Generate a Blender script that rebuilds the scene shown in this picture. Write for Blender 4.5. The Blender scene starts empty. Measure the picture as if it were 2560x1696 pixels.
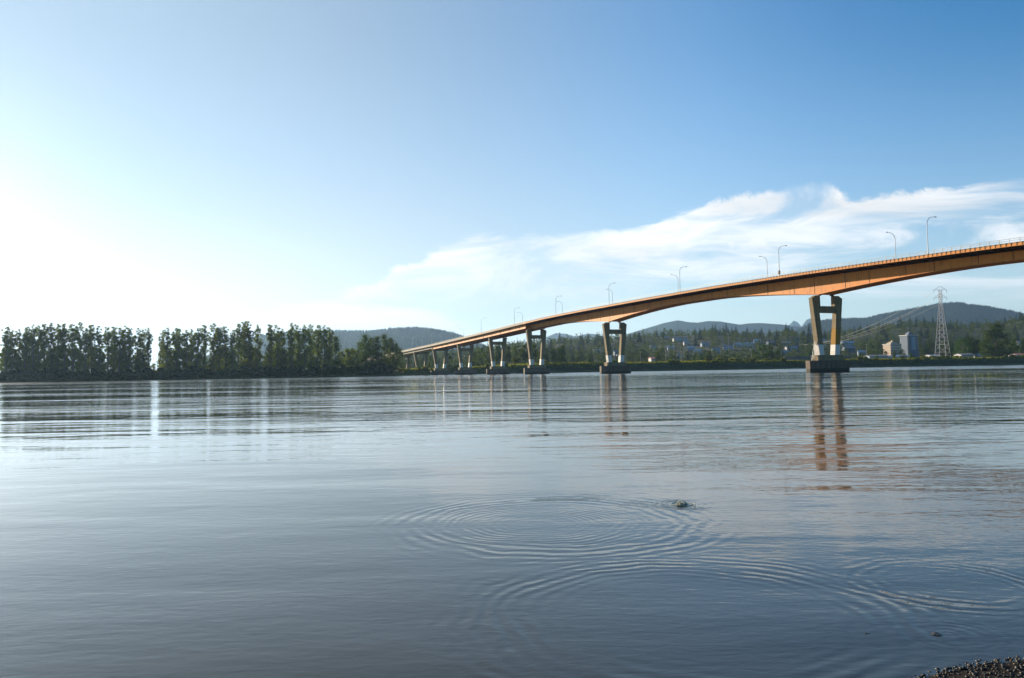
import bpy, bmesh, math, random
import numpy as np
from mathutils import Vector

R = math.radians
rnd = random.Random(11)
rng = np.random.default_rng(5)
scene = bpy.context.scene
col = scene.collection

# ------------------------------------------------------------------ camera
F, HC, PITCH, ROLL = 1952.0, 1.47, R(2.385), 0.0165
fw = np.array([0, math.cos(PITCH), math.sin(PITCH)])
r0 = np.array([1.0, 0, 0]); u0 = np.array([0, -math.sin(PITCH), math.cos(PITCH)])
rt = math.cos(ROLL) * r0 - math.sin(ROLL) * u0
up = math.cos(ROLL) * u0 + math.sin(ROLL) * r0
CAM = np.array([0, 0, HC])


def ray(px, py):
    d = fw + (px - 1280) / F * rt + (848 - py) / F * up
    return d / d[1]


def at(px, py, Y):
    return CAM + ray(px, py) * Y


def to_px(p):
    d = np.asarray(p, float) - CAM
    z = d @ fw
    return 1280 + F * (d @ rt) / z, 848 - F * (d @ up) / z


cd = bpy.data.cameras.new("camera")
cam = bpy.data.objects.new("camera", cd)
col.objects.link(cam)
from mathutils import Matrix
M = Matrix(((rt[0], up[0], -fw[0], 0), (rt[1], up[1], -fw[1], 0), (rt[2], up[2], -fw[2], HC), (0, 0, 0, 1)))
cam.matrix_world = M
cd.sensor_width = 36.0
cd.lens = 36.0 * F / 2560
cd.clip_start = 0.05
cd.clip_end = 60000
scene.camera = cam

# ------------------------------------------------------------------ helpers
ORD1 = ("zeroth first second third fourth fifth sixth seventh eighth ninth tenth eleventh twelfth thirteenth "
        "fourteenth fifteenth sixteenth seventeenth eighteenth nineteenth").split()
TENS = "x x twenty thirty forty fifty sixty seventy eighty ninety".split()


def ordinal(n):
    if n < 20:
        return ORD1[n]
    if n >= 100:
        return "hundred-and-" + (ordinal(n - 100) if n > 100 else "zeroth")
    t, u = divmod(n, 10)
    return (TENS[t][:-1] + "ieth") if u == 0 else TENS[t] + "-" + ORD1[u]


def tag(o, label=None, cat=None, group=None, kind=None):
    if label: o["label"] = label
    if cat: o["category"] = cat
    if group: o["group"] = group
    if kind: o["kind"] = kind
    return o


def empty(name, loc, rz=0.0):
    o = bpy.data.objects.new(name, None)
    o.location = loc
    o.rotation_euler = (0, 0, rz)
    o.empty_display_size = 0.5
    col.objects.link(o)
    return o


def np_mesh(name, V, K, mats=(), midx=None, smooth=False):
    """mesh from arrays: V (n,3), K (m,k) polygons of k corners"""
    V = np.asarray(V, np.float32); K = np.asarray(K, np.int32)
    me = bpy.data.meshes.new(name)
    m, k = K.shape
    me.vertices.add(len(V)); me.vertices.foreach_set("co", V.ravel())
    me.loops.add(m * k); me.loops.foreach_set("vertex_index", K.ravel())
    me.polygons.add(m)
    me.polygons.foreach_set("loop_start", np.arange(0, m * k, k, dtype=np.int32))
    if midx is not None:
        me.polygons.foreach_set("material_index", np.asarray(midx, np.int32))
    if smooth:
        me.polygons.foreach_set("use_smooth", np.ones(m, bool))
    me.update(calc_edges=True)
    me.validate()
    for x in mats: me.materials.append(x)
    return me


def link(name, me, parent=None):
    o = bpy.data.objects.new(name, me)
    col.objects.link(o)
    if parent is not None: o.parent = parent
    return o


class MB:
    def __init__(self):
        self.v, self.f, self.m = [], [], []

    def add(self, vs, fs, mi=0):
        b = len(self.v)
        self.v += [tuple(float(c) for c in x) for x in vs]
        self.f += [tuple(b + i for i in f) for f in fs]
        self.m += [mi] * len(fs)

    def hexa(self, c8, mi=0):
        """8 corners: bottom ring 0-3, top ring 4-7"""
        self.add(c8, [(0, 3, 2, 1), (4, 5, 6, 7), (0, 1, 5, 4), (1, 2, 6, 5), (2, 3, 7, 6), (3, 0, 4, 7)], mi)

    def box(self, c, s, mi=0, rz=0.0):
        ca, sa = math.cos(rz), math.sin(rz)
        out = []
        for dz in (-1, 1):
            for dx, dy in ((-1, -1), (1, -1), (1, 1), (-1, 1)):
                x, y = dx * s[0] / 2, dy * s[1] / 2
                out.append((c[0] + x * ca - y * sa, c[1] + x * sa + y * ca, c[2] + dz * s[2] / 2))
        self.hexa(out, mi)

    def loft(self, rings, mi=0, cap=True):
        n = len(rings[0]); b = len(self.v)
        for r in rings: self.v += [tuple(float(c) for c in x) for x in r]
        for i in range(len(rings) - 1):
            for j in range(n):
                k = (j + 1) % n
                self.f.append((b + i * n + j, b + i * n + k, b + (i + 1) * n + k, b + (i + 1) * n + j)); self.m.append(mi)
        if cap:
            self.f.append(tuple(b + j for j in reversed(range(n)))); self.m.append(mi)
            e = b + (len(rings) - 1) * n
            self.f.append(tuple(e + j for j in range(n))); self.m.append(mi)

    def tube(self, pts, rad, n=6, mi=0):
        pts = [Vector(p) for p in pts]
        rad = rad if isinstance(rad, (list, tuple)) else [rad] * len(pts)
        rings = []
        for i, p in enumerate(pts):
            d = (pts[min(i + 1, len(pts) - 1)] - pts[max(i - 1, 0)]).normalized()
            a = d.cross(Vector((0, 0, 1)))
            if a.length < 0.05: a = d.cross(Vector((1, 0, 0)))
            a.normalize(); b = d.cross(a)
            rings.append([p + (a * math.cos(2 * math.pi * k / n) + b * math.sin(2 * math.pi * k / n)) * rad[i] for k in range(n)])
        self.loft(rings, mi)

    def build(self, name, mats, parent=None, org=None, smooth=False):
        if not isinstance(mats, (list, tuple)): mats = [mats]
        v = self.v
        if org is not None:
            v = [(x - org[0], y - org[1], z - org[2]) for x, y, z in v]
        me = bpy.data.meshes.new(name)
        me.from_pydata(v, [], self.f)
        me.polygons.foreach_set("material_index", self.m)
        for x in mats: me.materials.append(x)
        bm = bmesh.new(); bm.from_mesh(me)
        bmesh.ops.recalc_face_normals(bm, faces=bm.faces)
        bm.to_mesh(me); bm.free()
        if smooth:
            me.polygons.foreach_set("use_smooth", [True] * len(me.polygons))
        me.update()
        return link(name, me, parent)


# ------------------------------------------------------------------ materials
class NT:
    """tiny node-tree wrapper"""
    def __init__(self, tree):
        self.t = tree

    def n(self, typ, ins=None, **props):
        nd = self.t.nodes.new(typ)
        for k, v in props.items(): setattr(nd, k, v)
        for k, v in (ins or {}).items():
            s = nd.inputs[k]
            if isinstance(v, bpy.types.NodeSocket): self.t.links.new(v, s)
            else: s.default_value = v
        return nd

    def math(self, op, a, b=0.0, c=None, clamp=False):
        d = {0: a, 1: b}
        if c is not None: d[2] = c
        return self.n("ShaderNodeMath", d, operation=op, use_clamp=clamp).outputs[0]

    def noise(self, vec, scale, detail=3.0, rough=0.5, dist=0.0):
        return self.n("ShaderNodeTexNoise", {"Vector": vec, "Scale": scale, "Detail": detail, "Roughness": rough, "Distortion": dist}).outputs[0]

    def ramp(self, fac, stops, interp="LINEAR"):
        nd = self.n("ShaderNodeValToRGB", {0: fac})
        nd.color_ramp.interpolation = interp
        e = nd.color_ramp.elements
        while len(e) < len(stops): e.new(0.5)
        for x, (p, c) in zip(e, stops):
            x.position = p
            x.color = (*c, 1) if len(c) == 3 else c
        return nd.outputs[0]

    def mapr(self, v, a, b, c=0.0, d=1.0, smooth=True):
        return self.n("ShaderNodeMapRange", {0: v, 1: a, 2: b, 3: c, 4: d}, interpolation_type="SMOOTHSTEP" if smooth else "LINEAR", clamp=True).outputs[0]

    def mix(self, f, a, b, blend="MIX"):
        nd = self.n("ShaderNodeMix", data_type="RGBA", blend_type=blend)
        for s, v in ((nd.inputs[0], f), (nd.inputs[6], a), (nd.inputs[7], b)):
            if isinstance(v, bpy.types.NodeSocket): self.t.links.new(v, s)
            else: s.default_value = v if not (isinstance(v, tuple) and len(v) == 3) else (*v, 1)
        return nd.outputs[2]


def new_mat(name):
    m = bpy.data.materials.new(name)
    m.use_nodes = True
    m.node_tree.nodes.clear()
    t = NT(m.node_tree)
    out = t.n("ShaderNodeOutputMaterial")
    return m, t, out


def solid(name, c, rough=0.7, var=0.18, scale=1.2, metal=0.0, streak=0.0, bump=0.0, spec=0.4):
    """painted / concrete surface with blotchy wear and optional vertical run-off streaks"""
    m, t, out = new_mat(name)
    pos = t.n("ShaderNodeNewGeometry").outputs["Position"]
    a = t.noise(pos, scale, 5, 0.6)
    dark = tuple(x * (1 - var) for x in c); lite = tuple(min(1, x * (1 + var)) for x in c)
    cc = t.mix(a, dark, lite)
    if streak > 0:
        mp = t.n("ShaderNodeMapping", {0: pos, 3: (1.0, 1.0, 0.07)}).outputs[0]
        s = t.noise(mp, 2.2, 4, 0.6)
        cc = t.mix(t.mapr(s, 0.5, 0.72, 0, streak), cc, tuple(x * 0.35 for x in c))
    b = t.n("ShaderNodeBsdfPrincipled", {"Base Color": cc, "Roughness": rough, "Metallic": metal, "Specular IOR Level": spec})
    if bump:
        bn = t.n("ShaderNodeBump", {"Strength": 0.5, "Distance": bump, "Height": t.noise(pos, scale * 6, 4, 0.6)})
        t.t.links.new(bn.outputs[0], b.inputs["Normal"])
    t.t.links.new(b.outputs[0], out.inputs[0])
    return m


def foliage(name, c, c2, trans=0.35, hue=0.03, val=0.35):
    """leaf cards: every leaf card and every tree its own tint; light passes through the leaves"""
    m, t, out = new_mat(name)
    isl = t.n("ShaderNodeNewGeometry").outputs["Random Per Island"]
    obr = t.n("ShaderNodeObjectInfo").outputs["Random"]
    cc = t.mix(isl, c, c2)
    h = t.math("MULTIPLY_ADD", obr, hue * 2, 0.5 - hue)
    v = t.math("MULTIPLY_ADD", t.math("FRACT", t.math("MULTIPLY", obr, 7.31)), val * 2, 1 - val)
    cc = t.n("ShaderNodeHueSaturation", {"Hue": h, "Saturation": 1.0, "Value": v, "Color": cc}).outputs[0]
    d = t.n("ShaderNodeBsdfDiffuse", {"Color": cc})
    tr = t.n("ShaderNodeBsdfTranslucent", {"Color": t.mix(0.5, cc, (c2[0] * 1.5, c2[1] * 1.35, c2[2] * 0.6), "MIX")})
    mx = t.n("ShaderNodeMixShader", {0: trans, 1: d.outputs[0], 2: tr.outputs[0]})
    t.t.links.new(mx.outputs[0], out.inputs[0])
    return m


MAT = {}
def orange_mat():
    m, t, out = new_mat("weathered_orange_paint")
    pos = t.n("ShaderNodeNewGeometry").outputs["Position"]
    c = t.mix(t.noise(pos, 0.10, 4, 0.6), (0.60, 0.195, 0.026), (0.68, 0.265, 0.038))
    c = t.mix(t.mapr(t.noise(pos, 0.33, 5, 0.65), 0.54, 0.70, 0, 0.55), c, (0.45, 0.115, 0.020))
    mp = t.n("ShaderNodeMapping", {0: pos, 3: (1.0, 1.0, 0.06)}).outputs[0]
    c = t.mix(t.mapr(t.noise(mp, 1.9, 5, 0.65), 0.50, 0.72, 0, 0.60), c, (0.17, 0.060, 0.020))
    c = t.mix(t.mapr(t.noise(mp, 4.1, 3, 0.6), 0.60, 0.75, 0, 0.35), c, (0.62, 0.40, 0.24))
    b = t.n("ShaderNodeBsdfPrincipled", {"Base Color": c, "Roughness": 0.6, "Specular IOR Level": 0.3})
    t.t.links.new(b.outputs[0], out.inputs[0])
    return m


MAT["orange"] = orange_mat()
MAT["seam"] = solid("dark_splice_steel", (0.12, 0.05, 0.025), 0.6)
MAT["soffit"] = solid("shade_toned_soffit_steel", (0.035, 0.020, 0.014), 0.7)  # under-deck shade is put into this near-black colour
MAT["tan"] = solid("tan_concrete_edge", (0.36, 0.31, 0.24), 0.8, 0.15, 0.6)
def concrete_mat():
    """board-marked river concrete: form lines, run-off streaks, one ochre rust stain on the nearest pier"""
    m, t, out = new_mat("river_pier_concrete")
    pos = t.n("ShaderNodeNewGeometry").outputs["Position"]
    z = t.n("ShaderNodeSeparateXYZ", {0: pos}).outputs[2]
    c = t.mix(t.noise(pos, 0.7, 5, 0.65), (0.150, 0.114, 0.060), (0.290, 0.232, 0.135))
    mp = t.n("ShaderNodeMapping", {0: pos, 3: (1.0, 1.0, 0.07)}).outputs[0]
    c = t.mix(t.mapr(t.noise(mp, 2.2, 4, 0.6), 0.48, 0.72, 0, 0.65), c, (0.070, 0.052, 0.034))
    line = t.math("LESS_THAN", t.math("FRACT", t.math("MULTIPLY", z, 0.42)), 0.04)
    c = t.mix(t.math("MULTIPLY", line, 0.5), c, (0.08, 0.06, 0.04))
    d = t.n("ShaderNodeVectorMath", {0: t.n("ShaderNodeMapping", {0: pos, 3: (1, 1, 0.7)}).outputs[0], 1: (89.3, 217.1, 6.6)}, operation="DISTANCE").outputs["Value"]
    d = t.math("ADD", d, t.math("MULTIPLY", t.noise(pos, 1.2, 3, 0.5), 1.2))
    c = t.mix(t.mapr(d, 2.9, 2.0, 0, 0.9), c, (0.33, 0.17, 0.012))
    bn = t.n("ShaderNodeBump", {"Strength": 0.5, "Distance": 0.01, "Height": t.noise(pos, 4.0, 4, 0.6)})
    b = t.n("ShaderNodeBsdfPrincipled", {"Base Color": c, "Roughness": 0.85, "Normal": bn.outputs[0]})
    t.t.links.new(b.outputs[0], out.inputs[0])
    return m


MAT["concrete"] = concrete_mat()
def foot_mat():
    m, t, out = new_mat("tide_stained_footing")
    pos = t.n("ShaderNodeNewGeometry").outputs["Position"]
    z = t.n("ShaderNodeSeparateXYZ", {0: pos}).outputs[2]
    n = t.noise(pos, 0.8, 5, 0.6)
    mp = t.n("ShaderNodeMapping", {0: pos, 3: (1.0, 1.0, 0.07)}).outputs[0]
    c = t.mix(n, (0.085, 0.060, 0.045), (0.16, 0.115, 0.08))
    c = t.mix(t.mapr(t.noise(mp, 2.0, 4, 0.6), 0.48, 0.70, 0, 0.6), c, (0.03, 0.022, 0.016))
    zz = t.math("ADD", z, t.math("MULTIPLY_ADD", n, 0.7, -0.35))
    c = t.mix(t.mapr(zz, 1.1, 0.75), c, (0.028, 0.030, 0.016))
    c = t.mix(t.mapr(zz, 0.35, 0.2), c, (0.012, 0.011, 0.008))
    b = t.n("ShaderNodeBsdfPrincipled", {"Base Color": c, "Roughness": 0.75})
    t.t.links.new(b.outputs[0], out.inputs[0])
    return m


MAT["foot"] = foot_mat()
MAT["white"] = solid("white_painted_concrete", (0.62, 0.61, 0.58), 0.6, 0.08, 0.9, streak=0.15)
MAT["asphalt"] = solid("asphalt", (0.05, 0.05, 0.052), 0.9)
MAT["rail"] = solid("galvanised_rail", (0.34, 0.36, 0.34), 0.5, 0.1, metal=0.3)
MAT["notch"] = solid("dark_green_bracket", (0.035, 0.05, 0.035), 0.6)
MAT["lamp"] = solid("grey_lamp_steel", (0.30, 0.31, 0.32), 0.5, 0.08, metal=0.4)
MAT["dark"] = solid("dark_metal", (0.03, 0.03, 0.035), 0.5)
MAT["tower"] = solid("galvanised_lattice", (0.55, 0.50, 0.47), 0.5, 0.12, metal=0.1)
MAT["cable"] = solid("bright_cable", (0.30, 0.30, 0.30), 0.5, 0.05, metal=0.2)
MAT["bark"] = solid("bark", (0.10, 0.08, 0.06), 0.95, 0.3, 2.0)
MAT["snag"] = solid("bleached_wood", (0.36, 0.32, 0.28), 0.9, 0.2, 2.0)
MAT["pole"] = solid("utility_pole_wood", (0.32, 0.27, 0.22), 0.9, 0.2)
MAT["cream"] = solid("cream_render", (0.32, 0.26, 0.20), 0.8, 0.06)
MAT["greywall"] = solid("blue_grey_render", (0.085, 0.12, 0.165), 0.8, 0.08)
MAT["whitewall"] = solid("white_siding", (0.34, 0.35, 0.36), 0.75, 0.08)
MAT["bluewall"] = solid("pale_blue_siding", (0.18, 0.25, 0.32), 0.75, 0.08)
MAT["redwall"] = solid("faded_red_siding", (0.42, 0.16, 0.12), 0.8, 0.1)
MAT["roof"] = solid("grey_shingles", (0.20, 0.21, 0.23), 0.9, 0.15)
MAT["lightroof"] = solid("pale_metal_roof", (0.34, 0.36, 0.39), 0.5, 0.06)
MAT["glass"] = solid("window_glass", (0.06, 0.08, 0.11), 0.12, 0.1, spec=0.6)
MAT["rock"] = solid("wet_river_rock", (0.030, 0.022, 0.012), 0.35, 0.4, 9.0, bump=0.01)
MAT["wall"] = solid("dark_embankment_wall", (0.10, 0.10, 0.11), 0.9, 0.2)

MAT["cotton"] = foliage("cottonwood_leaves", (0.040, 0.088, 0.014), (0.120, 0.165, 0.022), 0.58)
MAT["under"] = foliage("understory_leaves", (0.036, 0.080, 0.008), (0.110, 0.145, 0.014), 0.55)
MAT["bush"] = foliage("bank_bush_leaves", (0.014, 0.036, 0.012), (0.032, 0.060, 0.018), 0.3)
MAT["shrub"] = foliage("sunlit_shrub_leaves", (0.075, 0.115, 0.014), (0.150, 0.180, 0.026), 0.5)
MAT["fir"] = foliage("fir_needles", (0.009, 0.028, 0.014), (0.026, 0.052, 0.020), 0.2)
MAT["broad"] = foliage("maple_leaves", (0.016, 0.046, 0.010), (0.070, 0.105, 0.016), 0.42, hue=0.045, val=0.45)
MAT["grass"] = foliage("bank_grass_blades", (0.075, 0.115, 0.014), (0.175, 0.195, 0.030), 0.5)


def pebble_mat():
    m, t, out = new_mat("wet_pebbles")
    isl = t.n("ShaderNodeNewGeometry").outputs["Random Per Island"]
    cc = t.ramp(isl, [(0, (0.004, 0.003, 0.002)), (0.7, (0.010, 0.007, 0.004)), (0.93, (0.035, 0.022, 0.009)), (1, (0.16, 0.11, 0.06))])
    b = t.n("ShaderNodeBsdfPrincipled", {"Base Color": cc, "Roughness": 0.45, "Specular IOR Level": 0.4})
    t.t.links.new(b.outputs[0], out.inputs[0])
    return m


MAT["pebble"] = pebble_mat()


def ground_mat():
    m, t, out = new_mat("river_land")
    g = t.n("ShaderNodeNewGeometry")
    pos = g.outputs["Position"]
    xyz = t.n("ShaderNodeSeparateXYZ", {0: pos})
    n1 = t.noise(pos, 0.09, 5, 0.6); n2 = t.noise(pos, 1.3, 4, 0.6)
    grass = t.mix(n1, (0.055, 0.075, 0.016), (0.125, 0.135, 0.035))
    grass = t.mix(t.math("MULTIPLY", n2, 0.5), grass, (0.05, 0.06, 0.02))
    mud = t.mix(n2, (0.005, 0.004, 0.003), (0.014, 0.010, 0.006))
    nz = t.n("ShaderNodeSeparateXYZ", {0: g.outputs["Normal"]}).outputs[2]
    steep = t.mapr(nz, 0.80, 0.97)
    cc = t.mix(steep, t.mix(n1, mud, (0.03, 0.04, 0.014)), grass)
    near = t.mapr(xyz.outputs[1], 8.0, 60.0)
    cc = t.mix(near, mud, cc)
    forest = t.mapr(xyz.outputs[1], 860.0, 960.0)
    cc = t.mix(forest, cc, t.mix(n1, (0.018, 0.028, 0.012), (0.035, 0.045, 0.018)))
    b = t.n("ShaderNodeBsdfPrincipled", {"Base Color": cc, "Roughness": 0.95, "Specular IOR Level": 0.2})
    t.t.links.new(b.outputs[0], out.inputs[0])
    return m


MAT["ground"] = ground_mat()


def hill_mat():
    m, t, out = new_mat("wooded_hills")
    pos = t.n("ShaderNodeNewGeometry").outputs["Position"]
    cc = t.mix(t.noise(pos, 0.012, 6, 0.65), (0.014, 0.026, 0.016), (0.045, 0.060, 0.028))
    b = t.n("ShaderNodeBsdfDiffuse", {0: cc})
    t.t.links.new(b.outputs[0], out.inputs[0])
    return m


MAT["hill"] = hill_mat()
MAT["farfir"] = foliage("far_fir_needles", (0.014, 0.028, 0.016), (0.036, 0.052, 0.024), 0.1)


# (centre x, centre y, radius, strength, wavelength) of the rings spreading on the water
RINGS = [(0.39, 7.70, 1.36, 0.0015, 0.15, 0.34), (1.05, 4.74, 1.22, 0.0012, 0.12, 0.30), (2.87, 5.31, 0.52, 0.0012, 0.10, 0.15),
         (1.81, 8.53, 0.26, 0.0012, 0.07, 0.10), (0.2, 7.6, 0.75, 0.0007, 0.085, 0.35), (2.35, 4.32, 0.16, 0.0004, 0.06, 0.12)]


def water_mat():
    m, t, out = new_mat("silty_river_water")
    pos = t.n("ShaderNodeNewGeometry").outputs["Position"]
    xyz = t.n("ShaderNodeSeparateXYZ", {0: pos})
    Y = xyz.outputs[1]
    hs = []

    def wave(sx, sy, scale, amp, rot=0.0, detail=2.0, dist=0.0, mask=None):
        v = t.n("ShaderNodeMapping", {0: pos, 2: (0, 0, rot), 3: (sx, sy, 1)}).outputs[0]
        h = t.math("MULTIPLY", t.noise(v, scale, detail, 0.5, dist), amp)
        if mask is not None: h = t.math("MULTIPLY", h, mask)
        hs.append(h)

    patch = t.mapr(t.noise(t.n("ShaderNodeMapping", {0: pos, 3: (0.35, 1.0, 1)}).outputs[0], 0.035, 3, 0.55), 0.40, 0.62, 0.25, 1.0)
    calm = t.mapr(Y, 5.0, 30.0, 0.55, 1.0)
    pm = t.math("MULTIPLY", patch, calm)
    wave(0.55, 1.0, 5.0, 0.0095, 0.15, 3.0, 0.4, pm)
    wave(0.40, 1.0, 15.0, 0.0016, 0.25, 3.0, 0.5, t.mapr(Y, 25, 6))
    wave(0.38, 1.0, 1.5, 0.0450, -0.12, 3.0, 0.3, pm)
    wave(0.24, 1.0, 0.42, 0.135, 0.1, 2.0, 0.2, pm)
    wave(0.25, 1.0, 0.12, 0.28, -0.08, 2.0, 0.0, t.mapr(Y, 25, 120))
    wave(0.40, 1.0, 0.035, 0.35, 0.05, 2.0, 0.0, t.mapr(Y, 60, 300))
    wave(0.30, 1.0, 0.9, 0.010, 0.35, 1.0, 0.6, t.mapr(Y, 20, 4, 0.2, 1.0))
    for cx, cy, rad, amp, wl, wid in RINGS:
        d = t.n("ShaderNodeVectorMath", {0: pos, 1: (cx, cy, 0)}, operation="DISTANCE").outputs["Value"]
        wob = t.math("MULTIPLY_ADD", t.noise(pos, 1.4, 3, 0.5), 0.30, -0.15)
        d = t.math("ADD", d, wob)
        e = t.math("DIVIDE", t.math("SUBTRACT", d, rad), wid)
        env = t.math("EXPONENT", t.math("MULTIPLY", t.math("MULTIPLY", e, e), -1.0))
        ph = t.math("SINE", t.math("MULTIPLY", d, 2 * math.pi / wl))
        brk = t.mapr(t.noise(t.n("ShaderNodeVectorMath", {0: pos, 1: (cx * 3.7, cy * 1.9, 0)}, operation="ADD").outputs[0], 1.5, 3, 0.55), 0.34, 0.60, 0.08, 1.0)
        hs.append(t.math("MULTIPLY", t.math("MULTIPLY", t.math("MULTIPLY", ph, env), amp), brk))
    h = hs[0]
    for x in hs[1:]: h = t.math("ADD", h, x)
    bn = t.n("ShaderNodeBump", {"Strength": 1.0, "Distance": 1.0, "Height": h})
    silt = t.mix(t.noise(pos, 0.6, 3, 0.5), (0.030, 0.027, 0.014), (0.044, 0.039, 0.021))
    strip = t.noise(t.n("ShaderNodeMapping", {0: pos, 3: (0.15, 1.0, 1)}).outputs[0], 0.02, 3, 0.5)
    ru = t.math("MULTIPLY", t.mapr(strip, 0.35, 0.6, 0.35, 1.0), t.mapr(Y, 150, 300, 0.0, 0.24))
    ru = t.math("ADD", ru, 0.015)
    b = t.n("ShaderNodeBsdfPrincipled", {"Base Color": silt, "Roughness": ru, "IOR": 1.41, "Normal": bn.outputs[0]})
    t.t.links.new(b.outputs[0], out.inputs[0])
    return m


MAT["water"] = water_mat()

# ------------------------------------------------------------------ land
SH_X = [-9000, -1500, -700, -420, -270, -150, -95, -75, -60, -30, 0, 60, 140, 230, 330, 480, 700, 1500, 9000]
SH_Y = [150, 250, 335, 372, 402, 442, 470, 505, 548, 562, 575, 595, 620, 650, 675, 700, 740, 820, 1300]


def shore(x):
    return np.interp(x, SH_X, SH_Y)


HX = [-0.60, -0.25, -0.20, -0.14, -0.09, -0.05, 0.01, 0.09, 0.16, 0.25, 0.32, 0.36, 0.38, 0.43, 0.51, 0.585, 0.62, 0.66, 0.75, 1.2]
HZ = [8, 14, 26, 30, 30, 37, 44, 48, 54, 61, 51, 56, 44, 56, 71, 61, 65, 77, 80, 60]


def sstep(x):
    x = np.clip(x, 0, 1)
    return x * x * (3 - 2 * x)


def vnoise(x, y, s):
    return (np.sin(x / s + 1.3 * np.sin(y / s * 0.7)) + np.sin(y / s * 1.17 + 1.1 * np.sin(x / s * 0.61 + 2.0))) * 0.5


BEACH = (1.47, 3.655)


def ground(x, y):
    x = np.asarray(x, float); y = np.asarray(y, float)
    far = y - shore(x) + vnoise(x, y, 14) * 2.0
    hb = 3.0 + 3.3 * sstep((x + 90) / 130)
    bw = 9.0 + 8.0 * sstep((-90 - x) / 60)
    z = np.where(far < 0, np.maximum(-3.0, far * 0.25), hb * sstep(far / bw * 0.5 + 0.5 * np.clip(far / bw, 0, 1)))
    z = z + np.where(far > 12, 0.55 * vnoise(x, y, 23) + 0.6 * vnoise(x + 9, y, 51), 0)
    u = np.where(y > 50, x / np.maximum(y, 50), 0)
    z = z + sstep((y - 860) / 690) * np.interp(u, HX, HZ) * np.where(y > 600, 1, 0) * (1 - 0.5 * sstep((y - 1900) / 1500))
    z = z + np.where(y > 900, 3.0 * vnoise(x, y, 60), 0)
    n = (x - BEACH[0]) * 0.249 - (y - BEACH[1]) * 0.969
    nb = np.where(n > 0, np.minimum(n * 0.085, 2.2), np.maximum(n * 0.22, -3.0)) + np.where(n > -1, 0.012 * vnoise(x, y, 0.25), 0)
    return np.where(y < 200, nb, np.maximum(z, -3.0))


def gz(x, y):
    return float(ground(x, y))


def hit(px, py, lo=600.0, hi=1900.0):
    """first point where the line of sight through a photo position meets the land"""
    d = ray(px, py)
    prev = lo
    for Yv in np.arange(lo, hi, 6.0):
        p = CAM + d * Yv
        if p[2] <= gz(p[0], p[1]):
            return p[0], Yv, gz(p[0], Yv)
        prev = Yv
    p = CAM + d * 1500
    return p[0], 1500.0, gz(p[0], 1500.0)


def axis(parts):
    a = []
    for lo, hi, st in parts: a += list(np.arange(lo, hi, st))
    return np.array(a)


gx = axis([(-8800, -2000, 400), (-2000, -800, 60), (-800, -12, 9), (-12, -2, 2), (-2, 6, 0.2), (6, 14, 2), (14, 1000, 9), (1000, 2000, 60), (2000, 8801, 400)])
gy = axis([(-240, -10, 23), (-10, 0, 1), (0, 8, 0.2), (8, 30, 3), (30, 320, 29), (320, 800, 4.5), (800, 2000, 18), (2000, 4000, 100), (4000, 11401, 600)])
GX, GY = np.meshgrid(gx, gy)
GZ = ground(GX, GY)
nx, ny = len(gx), len(gy)
V = np.stack([GX.ravel(), GY.ravel(), GZ.ravel()], 1)
I = np.arange(nx * ny).reshape(ny, nx)
K = np.stack([I[:-1, :-1].ravel(), I[:-1, 1:].ravel(), I[1:, 1:].ravel(), I[1:, :-1].ravel()], 1)
tag(link("ground", np_mesh("ground", V, K, [MAT["ground"]], smooth=True)), kind="structure")

wx, wy = 8800.0, (-240.0, 11400.0)
V = [(-wx, wy[0], 0), (wx, wy[0], 0), (wx, wy[1], 0), (-wx, wy[1], 0)]
tag(link("water", np_mesh("water", V, [(0, 1, 2, 3)], [MAT["water"]])), kind="structure")


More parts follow.
